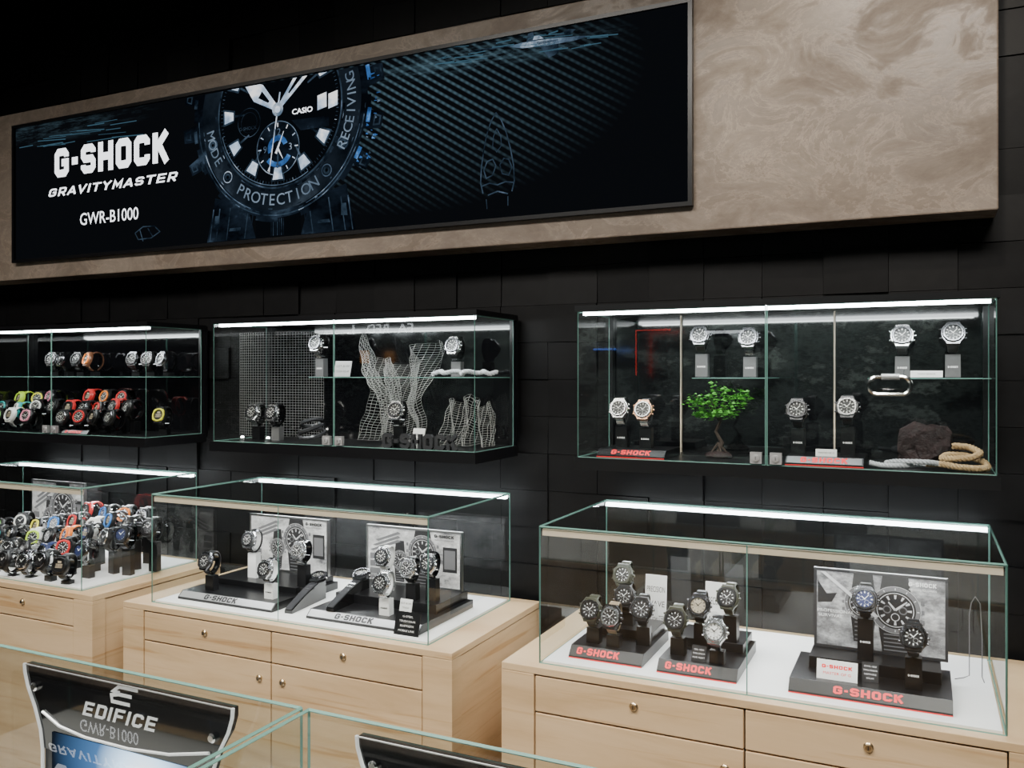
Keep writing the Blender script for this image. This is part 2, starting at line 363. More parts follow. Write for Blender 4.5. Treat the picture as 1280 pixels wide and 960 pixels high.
# ---------- big header board and screen ----------
hb = MB().bx(-4.7, .163, 2.38, 2.502, H+.397, H+1.10).build('header_board', 'concrete', bevel=.004)
tag(hb, 'long grey-beige trowelled plaster board jutting from the black wall above the cabinets', 'header board')
sx0, sx1, sz0, sz1 = -3.435, -.588, H+.478, H+1.028
scr = thing('video_screen', 'wide lit screen showing a huge watch and white lettering, set in the plaster board', 'screen', (0, 0, 0))
fr = MB(); fw = .012
fr.bx(sx0-fw, sx1+fw, 2.360, 2.379, sz1, sz1+fw); fr.bx(sx0-fw, sx1+fw, 2.360, 2.379, sz0-fw, sz0); fr.bx(sx0-fw, sx0, 2.360, 2.379, sz0, sz1); fr.bx(sx1, sx1+fw, 2.360, 2.379, sz0, sz1)
fr.build('frame', 'black', scr)
MB().bx(sx0, sx1, 2.3705, 2.379, sz0, sz1).build('display_panel', 'screen', scr)
YS = 2.369
def clip(poly, zmax):
    out = []
    for i in range(len(poly)):
        a, b = poly[i-1], poly[i]
        ia, ib = a[1] <= zmax, b[1] <= zmax
        if ia != ib:
            t = (zmax-a[1])/(b[1]-a[1]); out.append((a[0]+(b[0]-a[0])*t, zmax))
        if ib: out.append(b)
    return out
cx, cz = -2.035, H+.925; ZM = H+1.024
wg = MB()
def poly(pts, mi, dy):
    p = clip(pts, ZM)
    if len(p) > 2: wg.add([V((x, YS-dy, z)) for x, z in p], [tuple(range(len(p)))], mi)
def ringp(r0, r1, mi, dy, c=(cx, cz), n=72, a0=0, a1=360, tooth=0):
    for i in range(n):
        a, b = R(a0+(a1-a0)*i/n), R(a0+(a1-a0)*(i+1)/n); q = r1+(tooth if (i//3) % 2 else 0)
        poly([(c[0]+r0*math.cos(a), c[1]+r0*math.sin(a)), (c[0]+r0*math.cos(b), c[1]+r0*math.sin(b)), (c[0]+q*math.cos(b), c[1]+q*math.sin(b)), (c[0]+q*math.cos(a), c[1]+q*math.sin(a))], mi, dy)
def barp(ang, r0, r1, w0, w1, mi, dy, c=(cx, cz)):
    a = R(ang); d = V((math.cos(a), math.sin(a))); n = V((-d.y, d.x)); c = V(c)
    poly([tuple(c+d*r0-n*w0), tuple(c+d*r1-n*w1), tuple(c+d*r1+n*w1), tuple(c+d*r0+n*w0)], mi, dy)
WM = ['lblack', 'ring', 'ring2', 'ring3', 'marker', 'lblue', 'lbezel']
for sx in (-1, 1):      # lugs and band below the case
    poly([(cx+sx*.10, H+.482), (cx+sx*.33, H+.482), (cx+sx*.29, H+.64), (cx+sx*.14, H+.60)], 1, .0000)
    for q, mm in ((.125, 1), (.15, 2), (.235, 2), (.262, 1), (.285, 2), (.315, 2)):
        poly([(cx+sx*q, H+.484), (cx+sx*(q+.004), H+.484), (cx+sx*(q-.015), H+.60), (cx+sx*(q-.020), H+.60)], mm, .0003)
    poly([(cx+sx*.17, H+.515), (cx+sx*.225, H+.515), (cx+sx*.22, H+.526), (cx+sx*.17, H+.526)], 2, .0004)
    poly([(cx+sx*.270, H+.535), (cx+sx*.296, H+.533), (cx+sx*.290, H+.575), (cx+sx*.270, H+.575)], 2, .0005)
poly([(cx-.10, H+.484), (cx+.10, H+.484), (cx+.10, H+.56), (cx-.10, H+.56)], 0, .0002)
for k in range(7): poly([(cx-.032+k*.009, H+.486), (cx-.028+k*.009, H+.486), (cx-.028+k*.009, H+.545), (cx-.032+k*.009, H+.545)], 2 if k % 2 else 1, .0004)
ringp(0, .378, 1, .0006, tooth=.014)
ringp(.366, .371, 2, .0010, a0=180, a1=350); ringp(.356, .359, 3, .0010, a0=200, a1=250); ringp(.356, .359, 3, .0010, a0=290, a1=345)
ringp(.276, .352, 6, .0009); ringp(.27, .276, 2, .0010)
for k in range(24): barp(180+k*7.6, .278, .288, .010, .011, 1, .0010)
ringp(0, .27, 0, .0010); ringp(.262, .265, 3, .0011, a0=195, a1=300)
for a in range(0, 360, 3): barp(a, .252, .261, .0009, .0009, 2 if a % 15 else 3, .0013)
for a in (-30, -60, -90, -120, -150, 180, 150, 30):
    barp(a, .196, .250, .020, .031, 2, .0013); barp(a, .202, .244, .014, .023, 4, .0016); barp(a, .15, .195, .003, .004, 2, .0014)
for dx in (0, .046):
    poly([(cx+.172+dx, cz-.026), (cx+.210+dx, cz-.018), (cx+.210+dx, cz+.032), (cx+.172+dx, cz+.024)], 4, .0016)
poly([(cx+.06, cz-.045), (cx+.22, cz-.05), (cx+.22, cz-.085), (cx+.10, cz-.085)], 1, .0011)
sc_ = (cx, cz-.135)
ringp(.070, .092, 1, .0013, c=sc_); ringp(.092, .095, 3, .0015, c=sc_); ringp(0, .070, 1, .0013, c=sc_); ringp(.026, .045, 5, .0014, c=sc_, a0=20, a1=200); ringp(.048, .066, 5, .0014, c=sc_, a0=220, a1=330)
for a in range(0, 360, 30): barp(a, .074, .088, .0018, .0018, 4, .0016, c=sc_)
barp(65, -.02, .062, .005, .001, 4, .0018, c=sc_); barp(-60, 0, .045, .004, .001, 4, .0018, c=sc_)
ringp(.05, .052, 2, .0013, c=(cx-.13, cz-.03)); ringp(.035, .037, 1, .0013, c=(cx-.13, cz-.03))
barp(142, .0, .11, .008, .034, 4, .0020); barp(142, .11, .20, .034, .004, 4, .0020); barp(142, .05, .10, .004, .014, 0, .0022)
barp(46, .0, .16, .007, .024, 4, .0020); barp(46, .16, .27, .024, .003, 4, .0020); barp(46, .07, .15, .003, .010, 0, .0022)
barp(-100, -.06, .22, .003, .0015, 4, .0021); ringp(0, .024, 3, .0023); ringp(0, .012, 4, .0024)
for a in (-28, -137, -48, 197):   # bezel bolts
    c = (cx+.314*math.cos(R(a)), cz+.314*math.sin(R(a)))
    ringp(0, .025, 1, .0013, c=c, n=18); ringp(.018, .022, 3, .0015, c=c, n=18); ringp(0, .014, 2, .0014, c=c, n=12); ringp(0, .006, 0, .0015, c=c, n=12)
for a, w in ((-12, .034), (-31, .030), (9, .036), (-157, .028), (186, .032), (168, .024)):
    barp(a, .372, .445, w, w*.75, 1, .0008); barp(a, .410, .438, w*.6, w*.45, 2, .0010); barp(a, .416, .432, w*.4, w*.3, 1, .0012); barp(a+2, .38, .395, w*.7, w*.7, 5 if a > -40 and a < 100 else 2, .0011)
random.seed(5)
for k in range(34):
    a_ = random.uniform(-36, 16); r_ = random.uniform(.378, .43); barp(a_, r_, r_+random.uniform(.006, .018), random.uniform(.001, .005), .001, random.choice([3, 5, 5, 2]), .0013)
for k in range(60):     # glints on case and bezel
    a_ = random.uniform(185, 355); r_ = random.choice([.283, .345, .360, .368]); barp(a_, r_, r_+.003, random.uniform(.004, .016), random.uniform(.002, .012), random.choice([1, 2, 2, 3]), .00135)
wg.build('pictured_watch', WM, scr)
def arctext(t, r, amid, size, step):
    ct = MB(); n = len(t)
    for i, ch in enumerate(t):
        a = R(amid+(i-(n-1)/2)*step); d = V((math.cos(a), 0, math.sin(a))); up = -d; rt = V((-math.sin(a), 0, math.cos(a)))
        p = V((cx, YS-.0022, cz))+d*r
        if p.z+size*.5 > ZM: continue
        vs, fs, w, h = textgeo(ch, .0, 0); k = size/.70
        ct.add([p+rt*x*k+up*y*k for x, y in vs], fs, 0)
    ct.build('bezel_lettering', 'ringlet', scr)
arctext('PROTECTION', .314, -91, .040, 6.9); arctext('RECEIVING', .314, -8, .036, 5.2); arctext('MODE', .314, -160, .036, 6.4)
def spt(u, v): p = at(u, v, 2.38); p.y = YS-.001; return p
MB().logo(spt(140, 195), XR, UP, .116, .635).build('lettering', 'screenwhite', scr)
MB().logo(spt(141, 232), XR, UP, .034, .715, word='GRAVITYMASTER', hw=.46, gap=.7, shear=.22).build('lettering', 'screenwhite', scr)
MB().text('GWR-B1000', spt(139, 271), XR, UP, .048, .325, bold=.004).build('lettering', 'screenwhite', scr)
MB().text('CASIO', V((cx+.108, YS-.0026, cz-.018)), XR, UP, .019, .088, bold=.02).build('lettering', 'screenwhite', scr)
MB().text('G-SHOCK', V((cx-.135, YS-.0024, cz-.05)), XR, UP, .012, .08, bold=.0).build('lettering', 'ring2', scr)
for s_, dx, dz in (('12', 0, .056), ('3', .056, 0), ('6', 0, -.058), ('9', -.056, 0)): MB().text(s_, V((cx+dx, YS-.0026, cz-.135+dz)), XR, UP, .024).build('subdial_numeral', 'ring3', scr)
def line(jt, pts, hw, mi=0):
    P = [spt(*p) for p in pts]; vs, fs = stroke([(p.x, p.z) for p in P], hw)
    jt.add([V((p.x, YS-.001, p.y)) for p in vs], fs, mi)
jt = MB()
for pts, w_ in (([(622, 142), (616, 153), (611, 168), (607, 188), (604, 210), (603, 230), (606, 243)], .002), ([(622, 142), (629, 152), (635, 167), (640, 186), (644, 207), (645, 227), (642, 240)], .002),
    ([(623, 162), (619, 172), (618, 184), (623, 191), (629, 183), (628, 171), (623, 162)], .0015),
    ([(607, 214), (611, 203), (618, 200), (622, 208), (618, 220), (610, 224), (607, 214)], .002), ([(627, 207), (632, 199), (638, 200), (642, 210), (638, 220), (630, 218), (627, 207)], .002),
    ([(604, 234), (614, 230), (624, 232), (634, 228), (645, 229)], .002), ([(612, 245), (624, 240), (637, 243)], .002), ([(610, 250), (611, 262)], .0013), ([(637, 246), (637, 258)], .0013)): line(jt, pts, w_)
jt.build('pictured_aircraft', 'ring2', scr)
jt = MB(); line(jt, [(172, 292), (182, 284), (196, 283), (203, 290), (192, 298), (176, 300), (172, 292)], .002); line(jt, [(178, 288), (182, 302)], .002); line(jt, [(188, 286), (194, 296)], .002); jt.build('pictured_drone', 'ring2', scr)
# jet seen from the side at the top of the screen: filled fuselage, wings, tail fins
jt = MB()
def fill(pts, mi=0, dy=.001):
    P = [spt(*p) for p in pts]; jt.add([V((p.x, YS-dy, p.z)) for p in P], [tuple(range(len(P)))], mi)
fill([(636, 60), (655, 55), (690, 50), (722, 47), (740, 46), (722, 52), (690, 58), (655, 62)], 0)
fill([(672, 54), (700, 51), (700, 68), (688, 74)], 1); fill([(660, 55), (672, 54), (668, 42), (662, 44)], 1); fill([(690, 50), (712, 47), (722, 38), (712, 38)], 1)
fill([(668, 52), (682, 50), (676, 46), (670, 47)], 0, .0015)
line(jt, [(590, 66), (640, 59)], .0025, 1)
jt.build('pictured_aircraft', ['ring3', 'ring2'], scr)
jt = MB(); random.seed(3)
for k in range(26):
    u = random.uniform(540, 740); v = 72-(u-540)*.13+random.uniform(-9, 14)
    line(jt, [(u, v), (u+random.uniform(10, 40), v-random.uniform(2, 5))], random.uniform(.0006, .002))
for k in range(20):
    u = random.uniform(26, 150); v = 172-(u-26)*.14+random.uniform(-4, 20)
    line(jt, [(u, v), (u+random.uniform(12, 40), v-random.uniform(2, 6))], random.uniform(.0006, .002))
jt.build('pictured_streaks', 'streak', scr)
# ---------- glass pane helper : sheet + green rim ----------
def pane(name, a, b, c, d, parent, t=.0036, rim=(1, 1, 1, 1), label=None):
    m = MB(); P = [V(a), V(b), V(c), V(d)]; m.add(P, [(0, 1, 2, 3)], 0)
    for i in range(4):
        if rim[i]: m.tube([P[i], P[(i+1) % 4]], t*.6*rim[i], 4, mi=1)
    return m.build(name, ['glass', 'edge'], parent, label=label)
def lockp(p, parent, square=False, z=0):
    m = MB()
    if square:
        m.box(p, (.028, .012, .028)); m.lathe([(.009, 0), (.009, -.004), (.006, -.005)], V(p)+V((0, -.006, 0)), 'y', 16); m.box(V(p)+V((0, -.011, 0)), (.0015, .001, .008), 1)
    else:
        m.lathe([(.010, 0), (.010, -.003), (.007, -.005), (.006, -.008)], p, 'y', 18); m.box(V(p)+V((0, -.008, 0)), (.0015, .001, .008), 1)
    return m.build('lock', ['palesilver' if square else 'brass', 'ink'], parent, True)
DK = H-.706
def counter(x0, x1, label, y0=1.95, y1=2.445, ztop=H-.375, zdk=H-.711, fy=1.918, by=2.48, back=True, mg=.09):
    r = thing('display_counter', label, 'display counter', ((x0+x1)/2, (y0+y1)/2, 0)); o = V(r.location)
    def B(m, n, mt, par=None, **k):
        m.v = [p-(V((0, 0, 0)) if par else o) for p in m.v]; return m.build(n, mt, par or r, **k)
    a, b = x0-mg, x1+mg; yf = fy; pw = .088
    B(MB().bx(a+.004, b-.004, yf+.022, by, .0, zdk-.022), 'carcass', 'wood')
    B(MB().bx(a, b, yf, by, zdk-.018, zdk), 'top_board', 'wood', bevel=.0015)
    for q0, q1 in ((a, a+pw), (b-pw, b)):
        B(MB().bx(q0, q1, yf, yf+.05, 0, zdk-.0185), 'post', 'wood', bevel=.0015)
    B(MB().bx(a+pw, b-pw, yf+.016, yf+.0215, .02, zdk-.0185), 'gap_shade', 'shadow')  # dark sheet stands in for the shade in the drawer and door gaps
    xm = (x0+x1)/2
    for i, (q0, q1) in enumerate(((a+pw+.003, xm-.002), (xm+.002, b-pw-.003))):
        d = B(MB().bx(q0, q1, yf+.002, yf+.016, zdk-.108, zdk-.022), 'drawer', 'wood', bevel=.002)
        lockp(V(((q0+q1)/2, yf+.002, zdk-.056))-o, d)
        d = B(MB().bx(q0, q1, yf+.002, yf+.016, .08, zdk-.112), 'door', 'wood', bevel=.002)
        lockp(V((q1-.04 if i == 0 else q0+.04, yf+.002, zdk-.158))-o, d)
    B(MB().bx(x0+.006, x1-.006, y0+.008, y1-.006, zdk, zdk+.005), 'deck', 'white')
    def P(n, *pts, **k): return pane(n, *[V(p)-o for p in pts], r, **k)
    zb = zdk
    P('glass_front', (x0, y0, zb), (xm-.0006, y0, zb), (xm-.0006, y0, ztop), (x0, y0, ztop), rim=(1, .35, 1, 1)); P('glass_front', (xm+.0006, y0, zb), (x1, y0, zb), (x1, y0, ztop), (xm+.0006, y0, ztop), rim=(1, 1, 1, .35))
    P('glass_side', (x0, y0, zb), (x0, y1, zb), (x0, y1, ztop), (x0, y0, ztop)); P('glass_side', (x1, y0, zb), (x1, y1, zb), (x1, y1, ztop), (x1, y0, ztop))
    P('glass_top', (x0, y0, ztop), (x1, y0, ztop), (x1, y1, ztop), (x0, y1, ztop), t=.0046 if back else .0038)
    P('glass_back', (x0, y1, zb), (x1, y1, zb), (x1, y1, ztop), (x0, y1, ztop), t=.0036 if back else .003)
    if back:
        B(MB().bx(x0+.005, x1-.005, y0+.004, y0+.012, ztop-.022, ztop-.006), 'front_rail', 'cream')
        B(MB().bx(x0+.005, x1-.005, y1-.022, y1-.006, ztop-.014, ztop-.004), 'light_strip', 'led')
    return r
counter(-.854, .147, 'right-hand wood counter whose glass top holds three black plinths of watches')
counter(-2.176, -1.174, 'middle wood counter whose glass top holds two grey watch posters')
counter(-3.496, -2.496, 'left-hand wood counter packed with rows of coloured watches under glass')
def area(name, loc, sx, sy, e, col=(1, 1, 1), rot=(0, 0, 0), spread=180):
    l = bpy.data.lights.new(name, 'AREA'); l.shape = 'RECTANGLE'; l.size = sx; l.size_y = sy; l.energy = e; l.color = col; l.spread = R(spread)
    o = bpy.data.objects.new(name, l); C.objects.link(o); o.location = loc; o.rotation_euler = rot; return o
for xc in (-.3535, -1.675, -2.996):
    area('showcase_lamp', (xc, 2.43, H-.392), .96, .012, 4.6, (.94, .97, 1), (R(-35), 0, 0))
    area('showcase_lamp', (xc, 1.968, H-.400), .96, .010, 2.6, (.96, .98, 1), (R(30), 0, 0))
# ---------- wall cabinets ----------
ZC0, ZC1 = H-.241, H+.184; ZF = H-.226; ZSH = H-.010
def wallcab(x0, x1, label, shelves):
    r = thing('glass_cabinet', label, 'glass cabinet', ((x0+x1)/2, 2.499, ZC0)); o = V(r.location)
    def B(m, n, mt, par=None, **k):
        m.v = [p-o for p in m.v]; return m.build(n, mt, par or r, **k)
    yf, yb = 2.21, 2.499; xm = (x0+x1)/2
    B(MB().bx(x0-.004, x1+.004, yb-.012, yb, ZC0, ZC1), 'back_panel', 'gblack')
    B(MB().bx(x0-.008, x1+.008, yf-.004, yb-.012, ZC1-.012, ZC1+.004), 'top_panel', 'black')
    B(MB().bx(x0-.008, x1+.008, yf-.012, yb-.012, ZC0-.018, ZF), 'bottom_panel', 'black')
    for s, xx in ((1, x0), (-1, x1)): B(MB().bx(xx, xx+s*.012, yb-.03, yb-.012, ZF, ZC1-.012), 'upright', 'black')
    B(MB().bx(x0+.01, x1-.01, yf+.012, yf+.028, ZC1-.022, ZC1-.012), 'light_strip', 'led')
    for i, (q0, q1) in enumerate(((x0, xm-.002), (xm+.002, x1))):
        d = pane('glass_door', *[V(p)-o for p in ((q0, yf, ZF), (q1, yf, ZF), (q1, yf, ZC1-.013), (q0, yf, ZC1-.013))], r, t=.0022)
        lockp(V((q1-.022 if i == 0 else q0+.022, yf-.004, ZF+.018))-o, d, True)
    for xx in (x0, x1): pane('glass_side', *[V(p)-o for p in ((xx, yf, ZF), (xx, yb-.03, ZF), (xx, yb-.03, ZC1-.013), (xx, yf, ZC1-.013))], r, t=.0022)
    for s0, s1 in shelves:
        pane('glass_shelf', *[V(p)-o for p in ((s0, 2.26, ZSH), (s1, 2.26, ZSH), (s1, 2.485, ZSH), (s0, 2.485, ZSH))], r, t=.0016)
    return r
sh = [(at(865, 470, 2.26).x, at(957, 470, 2.26).x), (at(1085, 470, 2.26).x, .14)]
wr = wallcab(-.854, .147, 'right-hand glass wall cabinet with a bonsai, ropes and silver watches', sh)
wm = wallcab(-2.176, -1.174, 'middle glass wall cabinet with wire mesh shapes inside', [(at(386, 470, 2.26).x, -1.185)])
wl = wallcab(-3.496, -2.496, 'left-hand glass wall cabinet with crowded colourful watches on two levels', [(-3.49, -2.5)])
for u in (851, 1043):
    p = at(u, 480, 2.478); MB().box(V((p.x, 2.482, (ZF+ZC1-.013)/2))-V(wr.location), (.0042, .008, ZC1-.013-ZF)).build('cream_upright_strip', 'cream', wr)  # thin cream upright strip close to the cabinet back
for xc in (-.3535, -1.675, -2.996):
    area('cabinet_lamp', (xc, 2.235, ZC1-.024), .96, .012, 1.9, (.92, .98, .97), (R(10), 0, 0))
# ---------- watches ----------
TW = Matrix.Translation((0, 0, .039)) @ Matrix.Rotation(-.3, 4, 'X')
def band(m, th0, th1, n, w0, w1, a, b, tk, ridge=0.0):
    vs = []
    for i in range(n+1):
        t = i/n; th = R(th0+(th1-th0)*t); y, z = -a*math.cos(th), b*math.sin(th); nn = V((0, -math.cos(th)/a, math.sin(th)/b)).normalized()
        w = (w0+(w1-w0)*t)/2; k = tk*(1+ridge*(i % 2)); w *= (1-.08*ridge*(i % 2))
        p = V((0, y, z)); q = p+nn*k
        vs += [V((-w, p.y, p.z)), V((w, p.y, p.z)), V((w*.86, q.y, q.z)), V((-w*.86, q.y, q.z))]
    fs = []
    for i in range(n):
        for j in range(4): fs.append((i*4+j, i*4+(j+1) % 4, i*4+4+(j+1) % 4, i*4+4+j))
    fs += [(0, 1, 2, 3), (n*4, n*4+3, n*4+2, n*4+1)]
    return m.add(vs, fs, 0, TW)
WMESH = {}
def proto(key, m, smooth=True):
    o = m.build(key, 'black', None, smooth); recalc(o); me = o.data; bpy.data.objects.remove(o); WMESH[key] = me
ol = [(-.015, .030), (.015, .030), (.018, .023), (.0245, .0155), (.0275, .006), (.0275, -.006), (.0245, -.0155), (.018, -.023), (.015, -.030), (-.015, -.030), (-.018, -.023), (-.0245, -.0155), (-.0275, -.006), (-.0275, .006), (-.0245, .0155), (-.018, .023)]
proto('case', MB().prism(ol, -.024, -.032, 0, 1.0, TW).prism(ol, -.032, -.0365, 0, .92, TW))
def bez(sharp):
    n = 40; m = MB(); vs = []
    for r_, y, md in ((.0232, -.035, 1), (.0240, -.0385, 1), (.0222, -.0415, 1), (.0188, -.0415, 0), (.0176, -.0385, 0)):
        for i in range(n):
            a = 2*math.pi*i/n; q = r_
            if md and sharp and (i % 10) in (4, 5, 6): q += .0022
            if md and not sharp and i % 4 == 0: q -= .0009
            vs.append(V((q*math.cos(a), y, q*math.sin(a))))
    fs = [(j*n+i, j*n+(i+1) % n, (j+1)*n+(i+1) % n, (j+1)*n+i) for j in range(4) for i in range(n)]
    m.add(vs, fs, 0, TW)
    for k in range(4):
        a = R(45+90*k); m.lathe([(.0016, 0), (.0016, -.0012)], (.0205*math.cos(a), -.0413, .0205*math.sin(a)), 'y', 8, 0, TW)
    return m
proto('bezel', bez(True)); proto('bezel_round', bez(False))
m = MB(); m.lathe([(.0182, -.036), (.0182, -.0372)], (0, 0, 0), 'y', 32, 0, TW); proto('dial', m, False)
m = MB()
for k in range(12):
    a = R(30*k); T = TW @ Matrix.Rotation(-a, 4, 'Y'); m.box((.0146, -.0377, 0), (.0038, .0007, .0016 if k % 3 else .0026), 0, T)
for c, r_ in (((-.0065, .001), .0042), ((.0045, -.0068), .0046)):
    for i in range(16):
        a = 2*math.pi*i/16; T = TW @ Matrix.Translation((c[0], -.0376, c[1])) @ Matrix.Rotation(-a, 4, 'Y'); m.box((r_, 0, 0), (.0004, .0006, .0017), 0, T)
proto('hour_markers', m, False)
m = MB(); m.box((0, -.0384, 0), (.003, .0006, .003), 0, TW)
for ang, L, w in ((140, .0085, .0019), (48, .0130, .0014)):
    m.box((L/2, -.0383, 0), (L, .0006, w), 0, TW @ Matrix.Rotation(-R(ang), 4, 'Y'))
proto('hands', m, False)
m = MB().box((0, -.0377, -.002), (.023, .0008, .012), 0, TW).box((.0, -.0377, .0095), (.012, .0008, .006), 0, TW); proto('lcd_window', m, False)
m = MB()
for k, s_ in enumerate(((-.009, .0045), (-.0035, .0045), (.0035, .0045), (.009, .0045))):
    for dz in (-.0062, -.002, .0022): m.box((s_[0], -.0384, dz), (.0035, .0004, .0007), 0, TW)
    for dx in (-.0015, .0015): m.box((s_[0]+dx, -.0384, -.002), (.0007, .0004, .0084), 0, TW)
proto('digits', m, False)
for k, (sx, sz) in enumerate(((1, 1), (1, -1), (-1, 1), (-1, -1))):
    m = MB().lathe([(.0024, 0), (.0024, .0035*sx), (.0018, .0042*sx)], (.0255*sx, -.030, .0115*sz), 'x', 10, 0, TW); proto('pusher%d' % k, m)
proto('crown', MB().lathe([(.0034, 0), (.0034, .004), (.0028, .005)], (.0272, -.030, 0), 'x', 12, 0, TW))
proto('strap_a', band(MB(), 38, 236, 26, .0270, .020, .027, .036, .0028, .25)); proto('strap_b', band(MB(), -38, -90, 8, .0270, .0225, .027, .036, .0028, .25))
proto('link_a', band(MB(), 38, 236, 36, .0260, .020, .027, .036, .0030, .55)); proto('link_b', band(MB(), -38, -90, 10, .0260, .0225, .027, .036, .0030, .55))
_c = {}
def col(n):
    cs = dict(black=(.009, .009, .010), white=(.74, .74, .72), orange=(.80, .20, .02), yellow=(.75, .70, .05), red=(.55, .03, .03), blue=(.05, .20, .55), green=(.15, .45, .10), lime=(.50, .72, .05),
              olive=(.040, .042, .028), grey=(.20, .20, .21), navy=(.015, .025, .09), pink=(.7, .25, .35), purple=(.22, .08, .38), teal=(.03, .35, .35), tan=(.22, .17, .11), beige=(.42, .36, .26), gold=(.6, .42, .15), silver=(.60, .60, .61), rose=(.55, .33, .22), gunmetal=(.14, .14, .15), brown=(.12, .05, .025))
    if n not in _c:
        met = n in ('silver', 'gold', 'rose', 'gunmetal'); _c[n] = mat(n+'_finish', cs[n], .25 if met else .33, 1 if met else 0)
    return _c[n]
def put(mesh, name, root, m):
    o = bpy.data.objects.new(name, WMESH[mesh]); C.objects.link(o); o.parent = root
    o.material_slots[0].link = 'OBJECT'; o.material_slots[0].material = m; return o
def watch(p, rz, label, group, strap='black', case='black', bezel='black', dial='black', mark='white', kind='ana', metal=False, scale=1.0, far=False):
    r = thing('wristwatch', label, 'watch', p, rz, group); r.scale = (scale,)*3
    a = 'link' if metal else 'strap'
    put(a+'_a', 'strap', r, col(strap)); put(a+'_b', 'strap', r, col(strap)); put('case', 'case', r, col(case)); put('bezel' if kind != 'round' else 'bezel_round', 'bezel', r, col(bezel)); put('dial', 'dial', r, col(dial))
    if kind == 'digi': put('lcd_window', 'lcd_window', r, col('grey' if mark == 'black' else 'beige')); put('digits', 'digits', r, col('black'))
    else: put('hour_markers', 'hour_markers', r, col(mark)); put('hands', 'hands', r, col('white' if mark != 'black' else 'black'))
    if not far:
        for k in range(4): put('pusher%d' % k, 'pusher', r, col(case if case != 'black' else 'gunmetal'))
        if kind != 'digi': put('crown', 'crown', r, col(case if case != 'black' else 'gunmetal'))
    return r
def stand(p, h, rz, label, group, c='black', logo=False):
    r = thing('watch_stand', label, 'watch stand', p, rz, group); h = round(max(h, .003), 3)
    kb = 'block%.3f' % h
    if kb not in WMESH: proto(kb, MB().prism([(-.017, 0), (.017, 0), (.0165, h), (-.0165, h)], .012, -.012), False)
    bo = put(kb, 'block', r, M['black'] if c == 'black' else M['standgrey'] if c == 'silver' else M['white'])
    if 'cuff' not in WMESH:
        mm = band(MB(), 0, 359, 28, .018, .018, .0222, .0312, .0022); proto('cuff', mm); proto('neck', MB().box((0, .004, .005), (.010, .008, .014)), False)
    cu = put('cuff', 'cuff', r, M['gblack'] if c != 'white' else M['white']); cu.location = (0, 0, h+.002); nk = put('neck', 'neck', r, M['gblack']); nk.location = (0, 0, h)
    if logo and h > .02:
        if 'slogo' not in WMESH: proto('slogo', MB().logo((0, -.0126, 0), XR, UP, .0045, .022), False)
        lo = put('slogo', 'lettering', r, M['wlet'] if c != 'white' else M['ink']); lo.location = (0, 0, h*.45)
    return r
def wp(u, v, Y, base, d, group, rz=0, sc='black', logo=False, sgroup=None, **k):
    """watch centre on the line of sight (u,v) at depth Y, its stand reaching down to base"""
    p = at(u, v, Y); s = k.get('scale', 1.0); zb = p.z-.039*s; h = zb-.002-base
    if h < .004: h = .004; zb = base+.006
    watch((p.x, Y, zb), rz, d, group, **k)
    st_ = stand((p.x, Y, base), h, rz, 'stand under the '+d, sgroup or group.replace('watches', 'watch stands'), sc, logo)
    if s < 1:
        for ch in st_.children:
            if ch.name.startswith('cuff'): ch.scale = (s, s, s)
# ---------- bases, posters, cards ----------
def dbase(x0, x1, y0, y1, z, label, h=.028, upper=None, lm='red', cm='wlet', tx=.0, small=True, tw=.12, front=None):
    r = thing('watch_plinth', label, 'display plinth', ((x0+x1)/2, y0, z)); w = x1-x0; dp = y1-y0
    MB().extr([(0, 0), (0, .006), (.020, h), (dp, h), (dp, 0)], -w/2, w/2).build('lower_step', 'black', r, bevel=.0008)
    if upper:
        ux0, ux1, uy0, uh = upper; MB().bx(ux0-r.location.x, ux1-r.location.x, uy0-y0, dp, h, uh).build('upper_step', 'black', r, bevel=.001)
    sl = V((0, .020, h-.006)).normalized(); nn = V((0, -sl.z, sl.y))
    c = V((tx, .010, .006+(h-.006)/2))+nn*.0012
    if front:
        q = [V((sx*(w/2-.004), 0, 0))+V((0, .010, .006+(h-.006)/2))+sl*sy*.0115+nn*.0006 for sx, sy in ((-1, -1), (1, -1), (1, 1), (-1, 1))]
        MB().quad(*q).build('front_strip', front, r)
    MB().logo(c, XR, sl, .018, tw).build('lettering', lm, r)
    if lm == 'red': MB().bx(-w/2, w/2, -.0006, .0, .0006, .0028).build('red_edge_line', 'red', r)
    if small: MB().text('CASIO', V((w/2-.02, .008, .010))+nn*.0014+sl*.001, XR, sl, .004, .020, bold=.02).build('lettering', 'wlet' if not front else 'ink', r)
    return r
